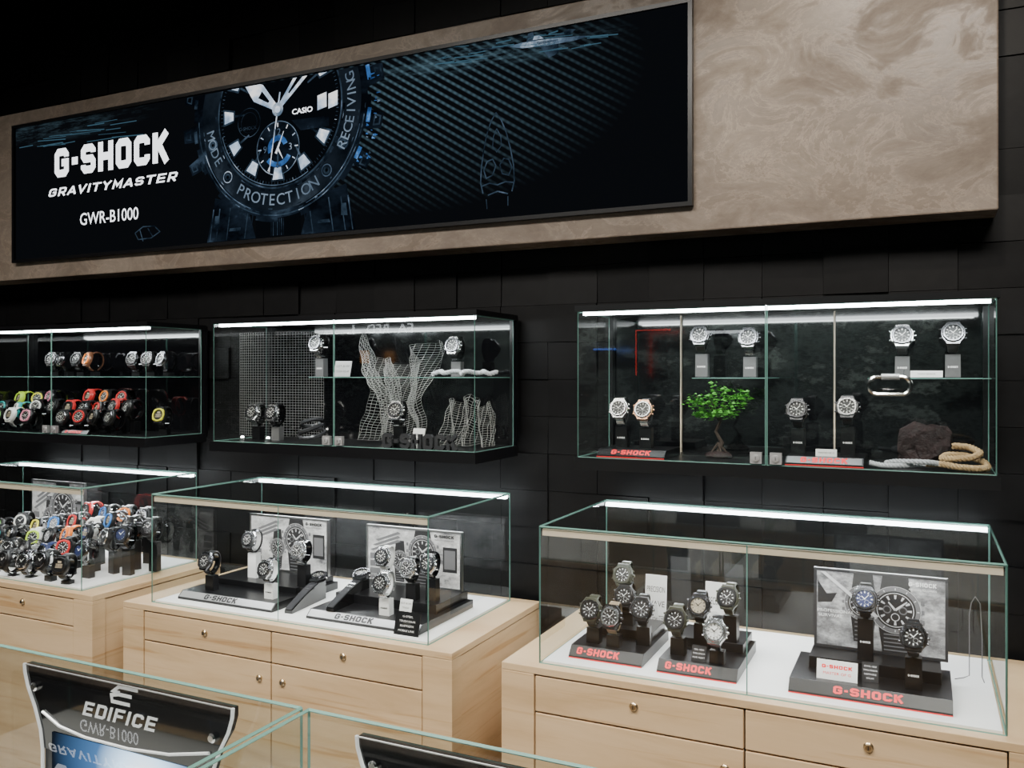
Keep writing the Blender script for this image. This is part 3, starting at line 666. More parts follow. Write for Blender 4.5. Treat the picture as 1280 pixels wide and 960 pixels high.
def poster(x0, x1, Y, z0, z1, label, kind=0, lean=.0):
    r = thing('framed_poster', label, 'poster', ((x0+x1)/2, Y, z0)); w, h = x1-x0, z1-z0; m = MB(); t = .006
    m.bx(-w/2, w/2, -.006, .006, 0, t); m.bx(-w/2, w/2, -.006, .006, h-t, h); m.bx(-w/2, -w/2+t, -.006, .006, t, h-t); m.bx(w/2-t, w/2, -.006, .006, t, h-t)
    m.build('frame', 'silver' if kind != 2 else 'dark', r)
    MB().bx(-w/2+t, w/2-t, -.003, .005, t, h-t).build('print', 'poster' if kind != 2 else 'poster2', r)
    def pwatch(c, S, base, full=True):
        g = MB()
        def ring(c, r0, r1, mi, dy, n=36):
            for i in range(n):
                a, b = 2*math.pi*i/n, 2*math.pi*(i+1)/n
                P = [(c[0]+q*math.cos(e), c[1]+q*math.sin(e)) for q, e in ((r0, a), (r0, b), (r1, b), (r1, a))]
                g.add([V((x, -.0032-base-dy, z)) for x, z in P], [(0, 1, 2, 3)], mi)
        zb_, zt_ = max(t, c[1]-S*2.2), min(h-t, c[1]+S*2.0)
        g.add([V((c[0]+x, -.0033-base, z)) for x, z in ((-S*.5, zb_), (S*.5, zb_), (S*.66, c[1]-S*.7), (-S*.66, c[1]-S*.7))], [(0, 1, 2, 3)], 0)
        g.add([V((c[0]+x, -.0033-base, z)) for x, z in ((-S*.62, c[1]+S*.7), (S*.62, c[1]+S*.7), (S*.5, zt_), (-S*.5, zt_))], [(0, 1, 2, 3)], 0)
        for k in range(5):
            zz = zb_+.004+k*(c[1]-S-zb_)/5; g.add([V((c[0]+x, -.0034-base, zz+q)) for x, q in ((-S*.45, 0), (S*.45, 0), (S*.45, h*.016), (-S*.45, h*.016))], [(0, 1, 2, 3)], 1)
        ring(c, 0, S, 0, .0003); ring(c, S*.80, S*.97, 1, .0005); ring(c, S*.70, S*.73, 2, .0006); ring(c, S*.98, S*1.0, 2, .0007)
        for k in range(12):
            a = R(30*k); d = V((math.cos(a), math.sin(a))); n_ = V((-d.y, d.x)); cc = V(c)
            P = [cc+d*S*.47-n_*S*.03, cc+d*S*.64-n_*S*.05, cc+d*S*.64+n_*S*.05, cc+d*S*.47+n_*S*.03]; g.add([V((p.x, -.0040-base, p.y)) for p in P], [(0, 1, 2, 3)], 2)
            P = [cc+d*S*.84-n_*S*.02, cc+d*S*.93-n_*S*.02, cc+d*S*.93+n_*S*.02, cc+d*S*.84+n_*S*.02]; g.add([V((p.x, -.0040-base, p.y)) for p in P], [(0, 1, 2, 3)], 2)
        for ang, L in ((130, .42), (40, .6)):
            a = R(ang); d = V((math.cos(a), math.sin(a))); n_ = V((-d.y, d.x)); cc = V(c); P = [cc-n_*S*.05, cc+d*S*L-n_*S*.025, cc+d*S*L+n_*S*.025, cc+n_*S*.05]; g.add([V((p.x, -.0042-base, p.y)) for p in P], [(0, 1, 2, 3)], 2)
        ring((c[0], c[1]-S*.3), S*.14, S*.17, 2, .0009, 20); ring((c[0]-S*.32, c[1]), S*.12, S*.17, 1, .0009, 20); ring((c[0]+S*.3, c[1]), S*.12, S*.17, 1, .0009, 20)
        for q in (-1, 1):
            for zz in (-.4, 0, .4): g.add([V((c[0]+x, -.0036-base, c[1]+S*zz+zq)) for x, zq in ((q*S*.98, -S*.1), (q*S*1.12, -S*.08), (q*S*1.12, S*.08), (q*S*.98, S*.1))], [(0, 1, 2, 3)], 1)
        g.build('pictured_watch', ['ink', 'pgrey', 'lgrey'], r)
    if kind == 2: pwatch((-w*.12, h*.60), h*.22, 0); pwatch((w*.12, h*.56), h*.29, .0014)
    else: pwatch((w*.10, h*.60), h*.29, .0014); pwatch((-w*.14, h*.42), h*.17, 0)
    l = MB(); lx = w*.36
    l.logo((lx-.012, -.0064, h*.90), XR, UP, h*.05, w*.2)
    l.text('ABSOLUTE TOUGHNESS', (lx-.012, -.0064, h*.835), XR, UP, h*.022, w*.2)
    l.build('lettering', 'ink' if kind != 2 else 'wlet', r)
    if kind == 2:
        MB().text('PROFESSIONAL', (-w*.33, -.0064, h*.47), XR, UP, h*.038, w*.28).text('SURVIVAL', (-w*.37, -.0064, h*.41), XR, UP, h*.038, w*.19).build('lettering', 'wlet', r)
        mm = MB().add([V((x*w, -.0062, z*h)) for x, z in ((-.45, .96), (-.41, .96), (.0, .46), (-.03, .44))], [(0, 1, 2, 3)]); mm.build('printed_stripe', 'lgrey', r)
        MB().add([V((x*w, -.0036, z*h)) for x, z in ((-.47, .56), (-.36, .58), (-.32, .70), (-.40, .68), (-.47, .84))], [(0, 1, 2, 3, 4)]).build('printed_machine', 'ink', r)
    else:
        MB().bx(w*.31, w*.45, -.0046, -.0032, h*.30, h*.72).build('printed_phone', 'ink', r)
        MB().bx(w*.325, w*.435, -.0050, -.0047, h*.35, h*.67).build('printed_phone_screen', 'pgrey', r)
        pm = MB()
        for k in range(3): pm.bx(-w*.46, -w*.35, -.0040, -.0032, h*(.14+.13*k), h*(.24+.13*k))
        pm.build('printed_side_panels', 'pgrey', r)
        mm = MB()
        for k in range(3): mm.add([V((x*w, -.0034, z*h)) for x, z in ((-.46+k*.03, .56+k*.09), (-.43+k*.03, .54+k*.09), (-.13, .74+k*.07), (-.16, .77+k*.07))], [(0, 1, 2, 3)])
        mm.build('printed_stripe', 'pgrey', r)
    return r
def card(p, w, h, label, lines, body='white', ink='ink', rz=0, lean=.25, logo=None):
    r = thing('price_card', label, 'card', p, rz); T = Matrix.Rotation(-lean, 4, 'X')
    MB().box((0, 0, h/2), (w, .002, h), 0, T).build('card_face', body, r)
    MB().box((0, .012, h*.25), (w*.3, .002, h*.5), 0, Matrix.Rotation(.2, 4, 'X')).build('support', body, r)
    m = MB(); up = T @ UP; n_ = len(lines)
    for i, t in enumerate(lines):
        c = T @ V((0, -.0014, h*(1-(i+1)/(n_+1)))); hh = h/(n_+1)*.5
        if t == 'G-SHOCK': m.logo(c, XR, up, hh*1.1, w*.75)
        else: m.text(t, c, XR, up, hh*.8, min(w*.85, hh*len(t)*.75))
    m.build('lettering', ink, r); return r
# ---- right counter ----
G1 = 'watches in the right counter'
dbase(-.80, -.612, 2.005, 2.25, DK, 'black stepped plinth with red lettering at the left end of the right counter', upper=(-.79, -.622, 2.13, .05), tw=.11, tx=-.02)
Bz = DK+.028; Uz = DK+.05
wp(743, 763, 2.065, Bz, 'dark olive watch at left of the first red-lettered plinth', G1, 0, strap='olive', case='olive', bezel='gunmetal', dial='black')
wp(768, 772, 2.055, Bz, 'tan-strap watch at front centre of the first red-lettered plinth', G1, 0, strap='tan', case='gunmetal', bezel='silver', kind='round')
wp(805, 762, 2.10, Bz, 'black watch with grey bezel at right of the first plinth', G1, .1, strap='black', case='black', bezel='gunmetal')
wp(783, 720, 2.20, Uz, 'dark olive watch raised highest at back of the first plinth', G1, 0, strap='olive', case='olive', bezel='olive', dial='black')
wp(785, 746, 2.175, Uz, 'dark watch below the raised olive one, first plinth', G1, .0, strap='black', case='black', bezel='black')
dbase(-.572, -.385, 1.995, 2.25, DK, 'black stepped plinth with red lettering in the middle of the right counter', upper=(-.56, -.395, 2.13, .05), tw=.11, tx=-.02)
wp(848, 775, 2.065, Bz, 'dark olive watch at left of the second red-lettered plinth', G1, 0, strap='olive', case='olive', bezel='black')
wp(877, 758, 2.135, Uz, 'beige-dial watch with grey bezel at second plinth centre', G1, 0, strap='black', case='gunmetal', bezel='gunmetal', dial='beige', mark='black', kind='round')
wp(897, 790, 2.04, Bz, 'white-dial silver watch at front right of the second plinth', G1, 0, strap='black', case='silver', bezel='silver', dial='white', mark='black', kind='round')
wp(914, 748, 2.15, Uz, 'dark olive watch raised at back right of the second plinth', G1, -.1, strap='olive', case='olive', bezel='black')
dbase(-.272, .055, 1.995, 2.215, DK, 'wide black plinth with red lettering carrying a poster in the right counter', upper=(-.24, .035, 2.10, .055), tw=.14)
poster(-.238, .050, 2.19, DK+.055, H-.463, 'large grey poster of two watches standing in the right counter', 2)
wp(1082, 750, 2.13, DK+.055, 'blue-dial black watch on tall stand before the large poster', G1, 0, dial='navy', bezel='gunmetal', case='gunmetal', kind='round', logo=True)
wp(1142, 797, 2.055, Bz, 'black watch with steel bezel beside the white card', G1, 0, strap='black', case='black', bezel='gunmetal', logo=True)
p = at(1046, 848, 2.035); card((p.x, 2.035, Bz), .085, .042, 'white card with red lettering on the wide black plinth', ['G-SHOCK', 'MASTER OF G'], ink='red')
p = at(1088, 835, 2.065); card((p.x, 2.055, Bz), .034, .042, 'small dark card with fine text beside the white card', ['GWG-1000', 'TRIPLE SENSOR', 'SAPPHIRE', 'SOLAR'], body='dark', ink='wlet')
p = at(872, 820, 2.02); card((p.x, 2.03, Bz), .034, .036, 'small dark card in front of the second red-lettered plinth', ['GG-1000', 'TWIN SENSOR', 'MUD RESIST'], body='dark', ink='wlet')
p = at(812, 740, 2.25); card((p.x, 2.30, DK), .06, .155, 'white leaflet standing behind the first red-lettered plinth', ['PRECISION', 'WAVE', 'MUDMASTER'], lean=.1)
p = at(892, 740, 2.25); card((p.x-.01, 2.31, DK), .055, .150, 'white leaflet standing behind the second red-lettered plinth', ['PRECISION', 'WAVE'], lean=.1)
w = MB(); b0 = V((.095, 2.25, DK))
w.tube([b0+V((-.03, -.01, .003)), b0+V((-.012, 0, .005)), b0+V((0, 0, .012)), b0+V((0, 0, .15)), b0+V((.004, 0, .18)), b0+V((.012, 0, .195)), b0+V((.022, 0, .18)), b0+V((.026, 0, .10)), b0+V((.026, 0, .012)), b0+V((.03, -.01, .003))], .0012, 8)
tag(w.build('wire_hanger', 'standgrey', None, True), 'empty thin steel wire hoop beside the large poster', 'wire holder')
# ---- middle counter ----
G2 = 'watches in the middle counter'
dbase(-2.12, -1.742, 2.0, 2.32, DK, 'black plinth with pale front strip below the left poster of the middle counter', h=.024, upper=(-2.10, -1.76, 2.13, .042), lm='ink', tw=.13, tx=-.02, front='palesilver')
poster(-2.095, -1.762, 2.30, DK+.042, H-.478, 'grey watch poster at the left of the middle counter', 0)
dbase(-1.615, -1.232, 2.0, 2.31, DK, 'black plinth with pale front strip beside the dark price card', h=.024, upper=(-1.60, -1.25, 2.12, .05), lm='ink', tw=.13, tx=-.03, front='palesilver')
poster(-1.604, -1.258, 2.29, DK+.05, H-.477, 'grey watch poster at the right of the middle counter', 1)
Cz = DK+.024
wp(265, 703, 2.06, Cz, 'black white-marked watch at far left of the middle counter', G2, 0, scale=.95, strap='black', case='gunmetal', bezel='black')
wp(318, 676, 2.19, DK+.042, 'steel watch on tall white stand before the left poster', G2, 0, sc='white', scale=.95, strap='gunmetal', case='silver', bezel='gunmetal', metal=True)
wp(339, 713, 2.06, Cz, 'steel watch on white stand at front of the left plinth', G2, 0, sc='white', scale=.95, strap='gunmetal', case='silver', bezel='gunmetal', metal=True, logo=True)
wp(380, 690, 2.16, DK+.042, 'silver watch with steel bracelet right of the left poster', G2, 0, scale=.95, strap='silver', case='silver', bezel='silver', metal=True, kind='round')
wp(484, 697, 2.20, DK+.05, 'white-strap steel watch raised before the right poster', G2, 0, sc='white', scale=.95, strap='white', case='silver', bezel='gunmetal', kind='round')
wp(483, 730, 2.06, Cz, 'steel watch on low white stand before right poster', G2, 0, sc='white', scale=.95, strap='silver', case='silver', bezel='gunmetal', metal=True, kind='round', logo=True)
wp(516, 712, 2.15, DK+.05, 'black watch with steel bezel, second from right, middle counter', G2, 0, scale=.95, case='silver', bezel='silver', kind='round')
wp(541, 706, 2.17, DK+.05, 'rightmost steel watch in the middle counter', G2, 0, scale=.95, strap='gunmetal', case='silver', bezel='gunmetal', metal=True)
p = at(508, 797, 1.985); card((p.x, 1.982, DK), .078, .062, 'black price card with white text at the middle counter front', ['G-STEEL', 'TOUGH SOLAR', 'BLUETOOTH', 'MOBILE LINK'], body='black', ink='wlet')
p = at(507, 752, 2.07); card((p.x, 2.065, Cz), .040, .048, 'small white card with grey text among the middle counter watches', ['GST-B100', 'TOUGH', 'SOLAR'])
def laid(u, v, Y, z, label, rz):
    p = at(u, v, Y); RH = .055
    r = thing('wristwatch', label, 'watch', (p.x, Y-.09, z), rz, 'long-strap watches laid over sloping holders')
    def pth(t): return V((0, t*.19, .012+RH*math.sin(t*math.pi*.42)))
    m = MB(); vs = []; n = 22
    for i in range(n+1):
        t = i/n; q = pth(t); w_ = .011+.003*t; k = .003+.0006*(i % 2)
        vs += [q+V((-w_, 0, 0)), q+V((w_, 0, 0)), q+V((w_*.9, 0, k)), q+V((-w_*.9, 0, k))]
    fs = [(i*4+j, i*4+(j+1) % 4, i*4+4+(j+1) % 4, i*4+4+j) for i in range(n) for j in range(4)]+[(0, 1, 2, 3), (n*4, n*4+1, n*4+2, n*4+3)]
    recalc(m.add(vs, fs).build('strap', 'charcoal', r))
    q = pth(.93)
    T = Matrix.Translation(q+V((0, -.002, -.022))) @ Matrix.Rotation(-R(75), 4, 'X') @ Matrix.Rotation(.3, 4, 'X') @ Matrix.Translation((0, 0, -.039))
    for k_, nm, c_ in (('case', 'case', 'gunmetal'), ('bezel_round', 'bezel', 'gunmetal'), ('dial', 'dial', 'black'), ('hour_markers', 'hour_markers', 'white'), ('hands', 'hands', 'white'), ('crown', 'crown', 'silver')):
        o = put(k_, nm, r, col(c_)); o.matrix_local = T
    s = MB(); prof = [(t_*.19/10, .0095+RH*math.sin(t_/10*math.pi*.42)) for t_ in range(11)]
    s.extr([(0, 0)]+prof+[(.19, 0)], -.013, .013)
    h = recalc(s.build('sloping_holder', 'gblack', None)); h.location = (p.x, Y-.09, z); h.rotation_euler = (0, 0, rz)
    tag(h, 'curved black ramp under the '+label, 'watch stand', 'sloping watch ramps')
laid(385, 742, 2.105, DK, 'dark long-strap watch laid sloping, left one', .12)
laid(436, 742, 2.105, DK+.024, 'dark long-strap watch laid sloping, right one', .05)
# ---- left counter ----
G3 = 'watches in the left counter'
poster(at(38, 640, 2.40).x, at(104, 640, 2.40).x, 2.41, DK, H-.44, 'grey watch poster behind the coloured watches of the left counter', 0)
ordw = ['first', 'second', 'third', 'fourth', 'fifth', 'sixth', 'seventh', 'eighth', 'ninth']
rows = [('front', 1.99, 705, [(-6, 'black', 'gunmetal'), (17, 'black', 'black'), (40, 'gunmetal', 'silver'), (63, 'black', 'gunmetal'), (86, 'black', 'black')]),
        ('second', 2.075, 688, [(-4, 'black', 'blue'), (20, 'black', 'silver'), (43, 'black', 'black'), (66, 'navy', 'gunmetal'), (89, 'black', 'red'), (112, 'gunmetal', 'black')]),
        ('third', 2.16, 671, [(3, 'black', 'teal'), (26, 'black', 'gunmetal'), (49, 'white', 'lime'), (72, 'black', 'black'), (95, 'orange', 'orange'), (118, 'black', 'gunmetal'), (141, 'black', 'silver'), (162, 'gunmetal', 'black')]),
        ('fourth', 2.245, 656, [(10, 'black', 'green'), (33, 'black', 'white'), (56, 'black', 'yellow'), (79, 'black', 'blue'), (102, 'black', 'red'), (125, 'white', 'white'), (148, 'black', 'blue'), (171, 'black', 'silver'), (193, 'black', 'black')]),
        ('back', 2.33, 643, [(118, 'red', 'black'), (141, 'black', 'blue'), (164, 'black', 'orange'), (186, 'black', 'gunmetal')])]
random.seed(21)
for rn, Y, v, ws in rows:
    for i, (u, sc_, bc) in enumerate(ws):
        nm = '%s-strap watch with %s bezel, %s in the %s row, left counter' % (sc_, bc, ordw[i], rn)
        wp(u+random.uniform(-1.5, 1.5), v+random.uniform(-3, 5), Y+random.uniform(-.006, .006), DK, nm, G3, random.uniform(-.35, .35), scale=1.12, strap=sc_, case=sc_, bezel=bc, dial=random.choice(['black', 'grey', 'navy', 'black', 'black']), mark=random.choice(['white', 'silver', 'silver']), kind=random.choice(['ana', 'digi', 'round', 'ana']), metal=sc_ in ('silver', 'gunmetal'), far=True)
# ---- left wall cabinet ----
G4 = 'watches in the left wall cabinet'
for i, (u, sc_, bc) in enumerate([(70, 'black', 'gunmetal'), (86, 'gunmetal', 'gunmetal'), (103, 'black', 'black'), (119, 'brown', 'orange'), (172, 'gunmetal', 'gunmetal'), (190, 'black', 'gunmetal'), (211, 'gunmetal', 'gunmetal')]):
    nm = '%s-strap watch with %s bezel, %s along the upper glass shelf' % (sc_, bc, ordw[i])
    wp(u, 452, 2.37, ZSH+.003, nm, G4, random.uniform(-.5, .5), strap=sc_, case=sc_, bezel=bc, mark='silver', metal=sc_ == 'gunmetal', kind=random.choice(['round', 'ana']), far=True)
lrows = [('front', 2.27, 523, [(2, 'black', 'green'), (22, 'white', 'white'), (42, 'black', 'pink'), (86, 'black', 'silver'), (106, 'black', 'red'), (126, 'black', 'black'), (146, 'black', 'gunmetal')]),
         ('middle', 2.345, 512, [(12, 'black', 'teal'), (32, 'teal', 'white'), (52, 'black', 'white'), (74, 'black', 'black'), (94, 'red', 'black'), (113, 'black', 'gunmetal'), (132, 'black', 'red'), (151, 'red', 'gunmetal'), (169, 'black', 'black')]),
         ('back', 2.42, 499, [(34, 'lime', 'lime'), (53, 'black', 'yellow'), (72, 'black', 'pink'), (120, 'red', 'red'), (140, 'black', 'orange'), (160, 'gunmetal', 'red')])]
for rn, Y, v, ws in lrows:
    for i, (u, a, b) in enumerate(ws):
        wp(u, v+random.uniform(-2, 2), Y, ZF, '%s-strap watch, %s bezel, %s in %s row on left cabinet floor' % (a, b, ordw[i], rn), G4, random.uniform(-.4, .4), scale=1.03, strap=a, case=a, bezel=b, kind=random.choice(['ana', 'digi', 'round']), far=True)
wp(206, 522, 2.36, ZF, 'black watch with yellow bezel alone at right of left cabinet', G4, .2, scale=1.06, strap='black', case='black', bezel='yellow', kind='digi', far=True)
q0, q1 = at(78, 545, 2.24).x, at(122, 545, 2.24).x
r = thing('nameplate', 'small black plate with red lettering in the left wall cabinet', 'nameplate', ((q0+q1)/2, 2.214, ZF))
MB().extr([(0, 0), (0, .004), (.012, .016), (.018, .016), (.018, 0)], -.07, .07).build('plate', 'black', r); sl = V((0, .012, .012)).normalized(); MB().logo((-.01, .0055, .0105), XR, sl, .012, .09).build('lettering', 'red', r)
# ---- middle wall cabinet ----
G5 = 'watches in the middle wall cabinet'
wp(402, 433, 2.36, ZSH+.003, 'steel watch on shelf at left of the wire figure', G5, 0, sc='silver', strap='silver', case='silver', bezel='gunmetal', metal=True, logo=True)
wp(572, 436, 2.38, ZSH+.003, 'steel watch on shelf above the white rope', G5, 0, sc='silver', strap='gunmetal', case='silver', bezel='gunmetal', metal=True, logo=True)
wp(323, 518, 2.33, ZF, 'steel watch below flat wire grid, left of its pair', G5, 0, strap='silver', case='silver', bezel='gunmetal', metal=True)
wp(347, 519, 2.33, ZF, 'steel watch below flat wire grid, right of its pair', G5, 0, sc='silver', strap='gunmetal', case='silver', bezel='gunmetal', metal=True)
wp(500, 516, 2.27, ZF, 'silver-cased watch in front of the wire figure', G5, .1, strap='black', case='silver', bezel='gunmetal', kind='round')
p = at(427, 470, 2.30); card((p.x, 2.30, ZSH+.003), .065, .052, 'silver card beside the steel watch on the middle cabinet shelf', ['GST-B100', 'TOUGH SOLAR'], body='palesilver')
p = at(520, 540, 2.25); card((p.x, 2.255, ZF+.0), .042, .062, 'white card beside the silver-cased watch in the middle wall cabinet', ['GWG-1000', 'SOLAR'])
def wiregrid(name, fn, nx, nz, th, mt, label):
    m = MB(); vs = [V(fn(i/nx*2-1, j/nz)) for j in range(nz+1) for i in range(nx+1)]
    m.add(vs, [(j*(nx+1)+i, j*(nx+1)+i+1, (j+1)*(nx+1)+i+1, (j+1)*(nx+1)+i) for j in range(nz) for i in range(nx)])
    o = m.build(name, mt); w_ = o.modifiers.new('wire', 'WIREFRAME'); w_.thickness = th; w_.use_even_offset = False; w_.use_replace = True
    return tag(o, label, 'wire sculpture')
a0, a1 = at(298, 460, 2.42).x, at(402, 460, 2.42).x
wiregrid('flat_wire_grid', lambda s, t: ((a0+a1)/2+(a1-a0)/2*s, 2.43+.012*math.sin(3*s), ZF+.003+t*.375-.0), 32, 40, .0017, 'greywire', 'flat square wire grid upright at the left of the middle wall cabinet')
c0 = at(494, 480, 2.37).x
def tri(x): x = x % 1.0; return 4*abs(x-.5)-1
def crump(p, k, amp):
    n = mn.noise_vector(V(p)*k)+mn.noise_vector(V(p)*k*2.3+V((5, 1, 3)))*.35; return V((p[0]+n.x*amp, p[1]+n.y*amp*1.2, p[2]+n.z*amp))
def figure(s, t):
    hw = .125*(1-t/.42)+.088*(t/.42) if t < .42 else .088+(.155-.088)*((t-.42)/.58)**.85
    fold = tri(s*1.6+t*.55)
    top_ = .355-.095*(1-abs(s))**.7+.022*tri(s*1.3+.2)
    p = (c0+.004+hw*s+.016*fold+.012*math.sin(5*t), 2.372+.040*fold*(.5+.5*t), ZF+.006+t*top_)
    q = crump(p, 8, .022); return (q.x, max(2.29, min(q.y, 2.45)), max(ZF+.003, min(q.z, ZC1-.03)))
wiregrid('wire_mesh_figure', figure, 34, 42, .0015, 'wire', 'tall crumpled wire mesh like a torso in the middle wall cabinet')
c1 = at(584, 530, 2.36).x
def drape(s, t):
    fold = tri(s*1.8+t*.4+.3)
    p = (c1+(.110-.030*t)*s+.012*t, 2.36+.035*fold*(1-.3*t), ZF+.006+t*(.145+.018*tri(s*1.1)-.03*s*s))
    q = crump(p, 11, .020); return (min(q.x, -1.195), max(2.27, min(q.y, 2.45)), max(ZF+.003, q.z))
wiregrid('wire_mesh_drape', drape, 28, 20, .0015, 'wire', 'slumped heap of folded wire mesh at the right of the middle wall cabinet')
rp = MB(); pts = [(at(540+i*5.3, 0, 2.30).x, 2.30+.018*math.sin(i*1.3), ZSH+.010+.010*abs(math.sin(i*.9))) for i in range(16)]
rp.rope(pts, .0072, 13); tag(rp.build('white_rope', 'wrope', None, True), 'white rope lying on the shelf of the middle wall cabinet', 'rope')
r = thing('shop_letters', 'black free-standing block letters on the middle wall cabinet floor', 'letters', (at(523, 555, 2.225).x, 2.225, ZF))
word = 'G-SHOCK'; tot = 26+.7*6; x0_ = -tot/2; kx = .262/tot
for ch in word:
    for pl in GL[ch]:
        vs, fs = stroke(pl, .65); n = len(vs); k = len(pl)
        mm = MB(); A = [V(((p_.x+x0_)*kx, 0, p_.y*.0092)) for p_ in vs]; Bk = [a+V((0, .012, 0)) for a in A]
        fs2 = [f for f in fs]+[tuple(i+n for i in f[::-1]) for f in fs]
        ed = [(i, i+1) for i in range(k-1)]+[(k+i+1, k+i) for i in range(k-1)]+[(k, 0), (k-1, 2*k-1)]
        fs2 += [(a, b, b+n, a+n) for a, b in ed]
        mm.add(A+Bk, fs2); recalc(mm.build('letter', 'charcoal', r))
    x0_ += (4 if ch != '-' else 2)+.7
cb = MB(); cc = at(385, 535, 2.33)
for k in range(3):
    cb.tube([V((cc.x+.045*math.cos(a/14*2*math.pi)*(1-.12*k), 2.35+.04*math.sin(a/14*2*math.pi), ZF+.012+.018*k+.014*(1+math.sin(a/14*2*math.pi+k)))) for a in range(14)], .007, 6, closed=True)
tag(cb.build('black_strap_coil', 'charcoal', None, True), 'coil of black strap on the floor of the middle wall cabinet', 'strap')
for u, g in ((303, 'left'), (335, 'right')):
    p = at(u, 556, 2.255); r = thing('puck_light', 'tiny bright spotlight, %s of the two under the wire grid' % g, 'lamp', (p.x, 2.255, ZF))
    MB().lathe([(.011, 0), (.011, .010), (.008, .012)], (0, 0, 0), 'z', 16).build('housing', 'silver', r, True); MB().lathe([(.006, .0122), (.005, .0155), (.001, .0175)], (0, 0, 0), 'z', 12).build('bulb', 'spark', r, True)
# ---- right wall cabinet ----
G6 = 'watches in the right wall cabinet'
wp(878, 424, 2.37, ZSH+.003, 'steel watch at left on shelf above the bonsai', G6, 0, sc='silver', strap='black', case='gunmetal', bezel='gunmetal', logo=True)
wp(938, 427, 2.37, ZSH+.003, 'steel watch at right on shelf above the bonsai', G6, 0, sc='silver', strap='gunmetal', case='gunmetal', bezel='gunmetal', metal=True, logo=True)
wp(1128, 425, 2.37, ZSH+.003, 'black watch on shelf above the silver carabiner', G6, 0, sc='silver', strap='black', case='silver', bezel='gunmetal', logo=True)
wp(1191, 422, 2.37, ZSH+.003, 'black watch at far right of the upper shelf', G6, 0, sc='silver', strap='black', case='gunmetal', bezel='gunmetal', kind='round', logo=True)
qx = lambda u, Y: at(u, 570, Y).x
dbase(qx(748, 2.25), qx(832, 2.25), 2.235, 2.40, ZF, 'low black plinth with red lettering under the silver watch pair', h=.022, tw=.11)
dbase(qx(982, 2.25), qx(1080, 2.25), 2.235, 2.40, ZF, 'low grey plinth with red lettering under the black watch pair', h=.022, tw=.11, front='standgrey')
wp(778, 514, 2.33, ZF+.022, 'silver bracelet watch, left on the silver-pair plinth', G6, 0, strap='silver', case='silver', bezel='silver', metal=True, kind='round', dial='black', logo=True)
wp(808, 516, 2.32, ZF+.022, 'rose-toned bracelet watch, right on the silver-pair plinth', G6, 0, strap='silver', case='rose', bezel='silver', metal=True, kind='round', dial='black', mark='white', logo=True)
wp(998, 516, 2.33, ZF+.022, 'black watch, left of the pair near the dark rock', G6, 0, strap='black', case='gunmetal', bezel='gunmetal', logo=True)
wp(1060, 513, 2.33, ZF+.022, 'black watch with steel bezel, right of the pair', G6, 0, strap='black', case='gunmetal', bezel='silver', logo=True)
p = at(1158, 470, 2.29); card((p.x, 2.29, ZSH+.003), .07, .016, 'narrow white card between two watches on the right cabinet shelf', ['TRIPLE SENSOR'], lean=.1)
p = at(1033, 572, 2.28); card((p.x, 2.275, ZF+.022), .05, .018, 'narrow white card on the plinth of the black watch pair', ['MASTER OF G'], lean=.1)
b = at(898, 505, 2.36); root = V((b.x, 2.36, ZF))
r = thing('bonsai_tree', 'small green bonsai on a low dark stone under the watch shelf', 'bonsai', root)
tr = MB(); top = b.z-root.z
tr.tube([(0, 0, .014), (.010, 0, .04), (-.008, .004, .07), (.006, 0, .10), (0, 0, top-.01)], [.007, .0055, .0045, .0038, .0025], 8)
for a in range(6):
    q = V((.045*math.cos(a*1.05), .03*math.sin(a*1.05), top+.012*math.sin(a*2.1)+.005)); tr.tube([(0, 0, top-.045), tuple(V((0, 0, top-.03)).lerp(q, .5)+V((0, 0, .006))), q], [.0025, .0018, .001], 6)
for a in range(5): tr.tube([(0, 0, .04), (.014*math.cos(a*1.3), .010*math.sin(a*1.3), .024), (.026*math.cos(a*1.3), .018*math.sin(a*1.3), .012)], [.0035, .003, .0015], 6)
tr.build('trunk', 'bark', r, True)
lf = MB(); random.seed(11)
pads = [(-.055, 0, top, .034), (.048, .0, top+.004, .034), (0, .01, top+.028, .036), (-.02, -.02, top+.008, .036), (.03, -.015, top-.022, .030), (-.045, .0, top-.028, .026), (.062, .0, top+.022, .022), (.0, -.01, top-.028, .026)]
for (px, py, pz, pr) in pads:
    for k in range(64):
        d = V((random.gauss(0, 1), random.gauss(0, 1), random.gauss(0, .6))).normalized()*pr*random.uniform(.3, 1.05); T = Matrix.Translation(V((px, py, pz))+d) @ Matrix.Rotation(random.uniform(0, 6.3), 4, 'Z') @ Matrix.Rotation(random.uniform(-.9, .9), 4, 'X')
        L = random.uniform(.010, .018); lf.add([(0, 0, 0), (L*.4, L*.34, .002), (L, 0, 0), (L*.4, -L*.34, .002)], [(0, 1, 2, 3)], 0, T)
lf.build('foliage', 'leaf', r)
st = MB(); st.lathe([(.034, 0), (.038, .006), (.030, .014), (.012, .018)], (0, 0, 0), 'z', 11); st.build('stone_base', 'rock', r)
p = at(1112, 482, 2.245); r = thing('carabiner', 'large silver carabiner hanging in front of the right cabinet shelf', 'carabiner', p)
P = []
for k in range(28):
    a = 2*math.pi*k/28; x = .026*(1 if math.cos(a) > 0 else -1)+.020*math.cos(a); P.append((x, 0, .021*math.sin(a)))
MB().tube(P, .0052, 8, closed=True).build('hook_body', 'steel', r, True); MB().tube([(-.018, 0, .021), (.022, 0, .021)], .0075, 10).build('locking_sleeve', 'palesilver', r, True)
MB().tube([(.03, .0, .016), (.03, .006, .030), (.03, .018, .034), (.032, .022, .036)], .0012, 6).build('hanging_cord', 'dark', r, True)
bm = bmesh.new(); bmesh.ops.create_icosphere(bm, subdivisions=3, radius=1)
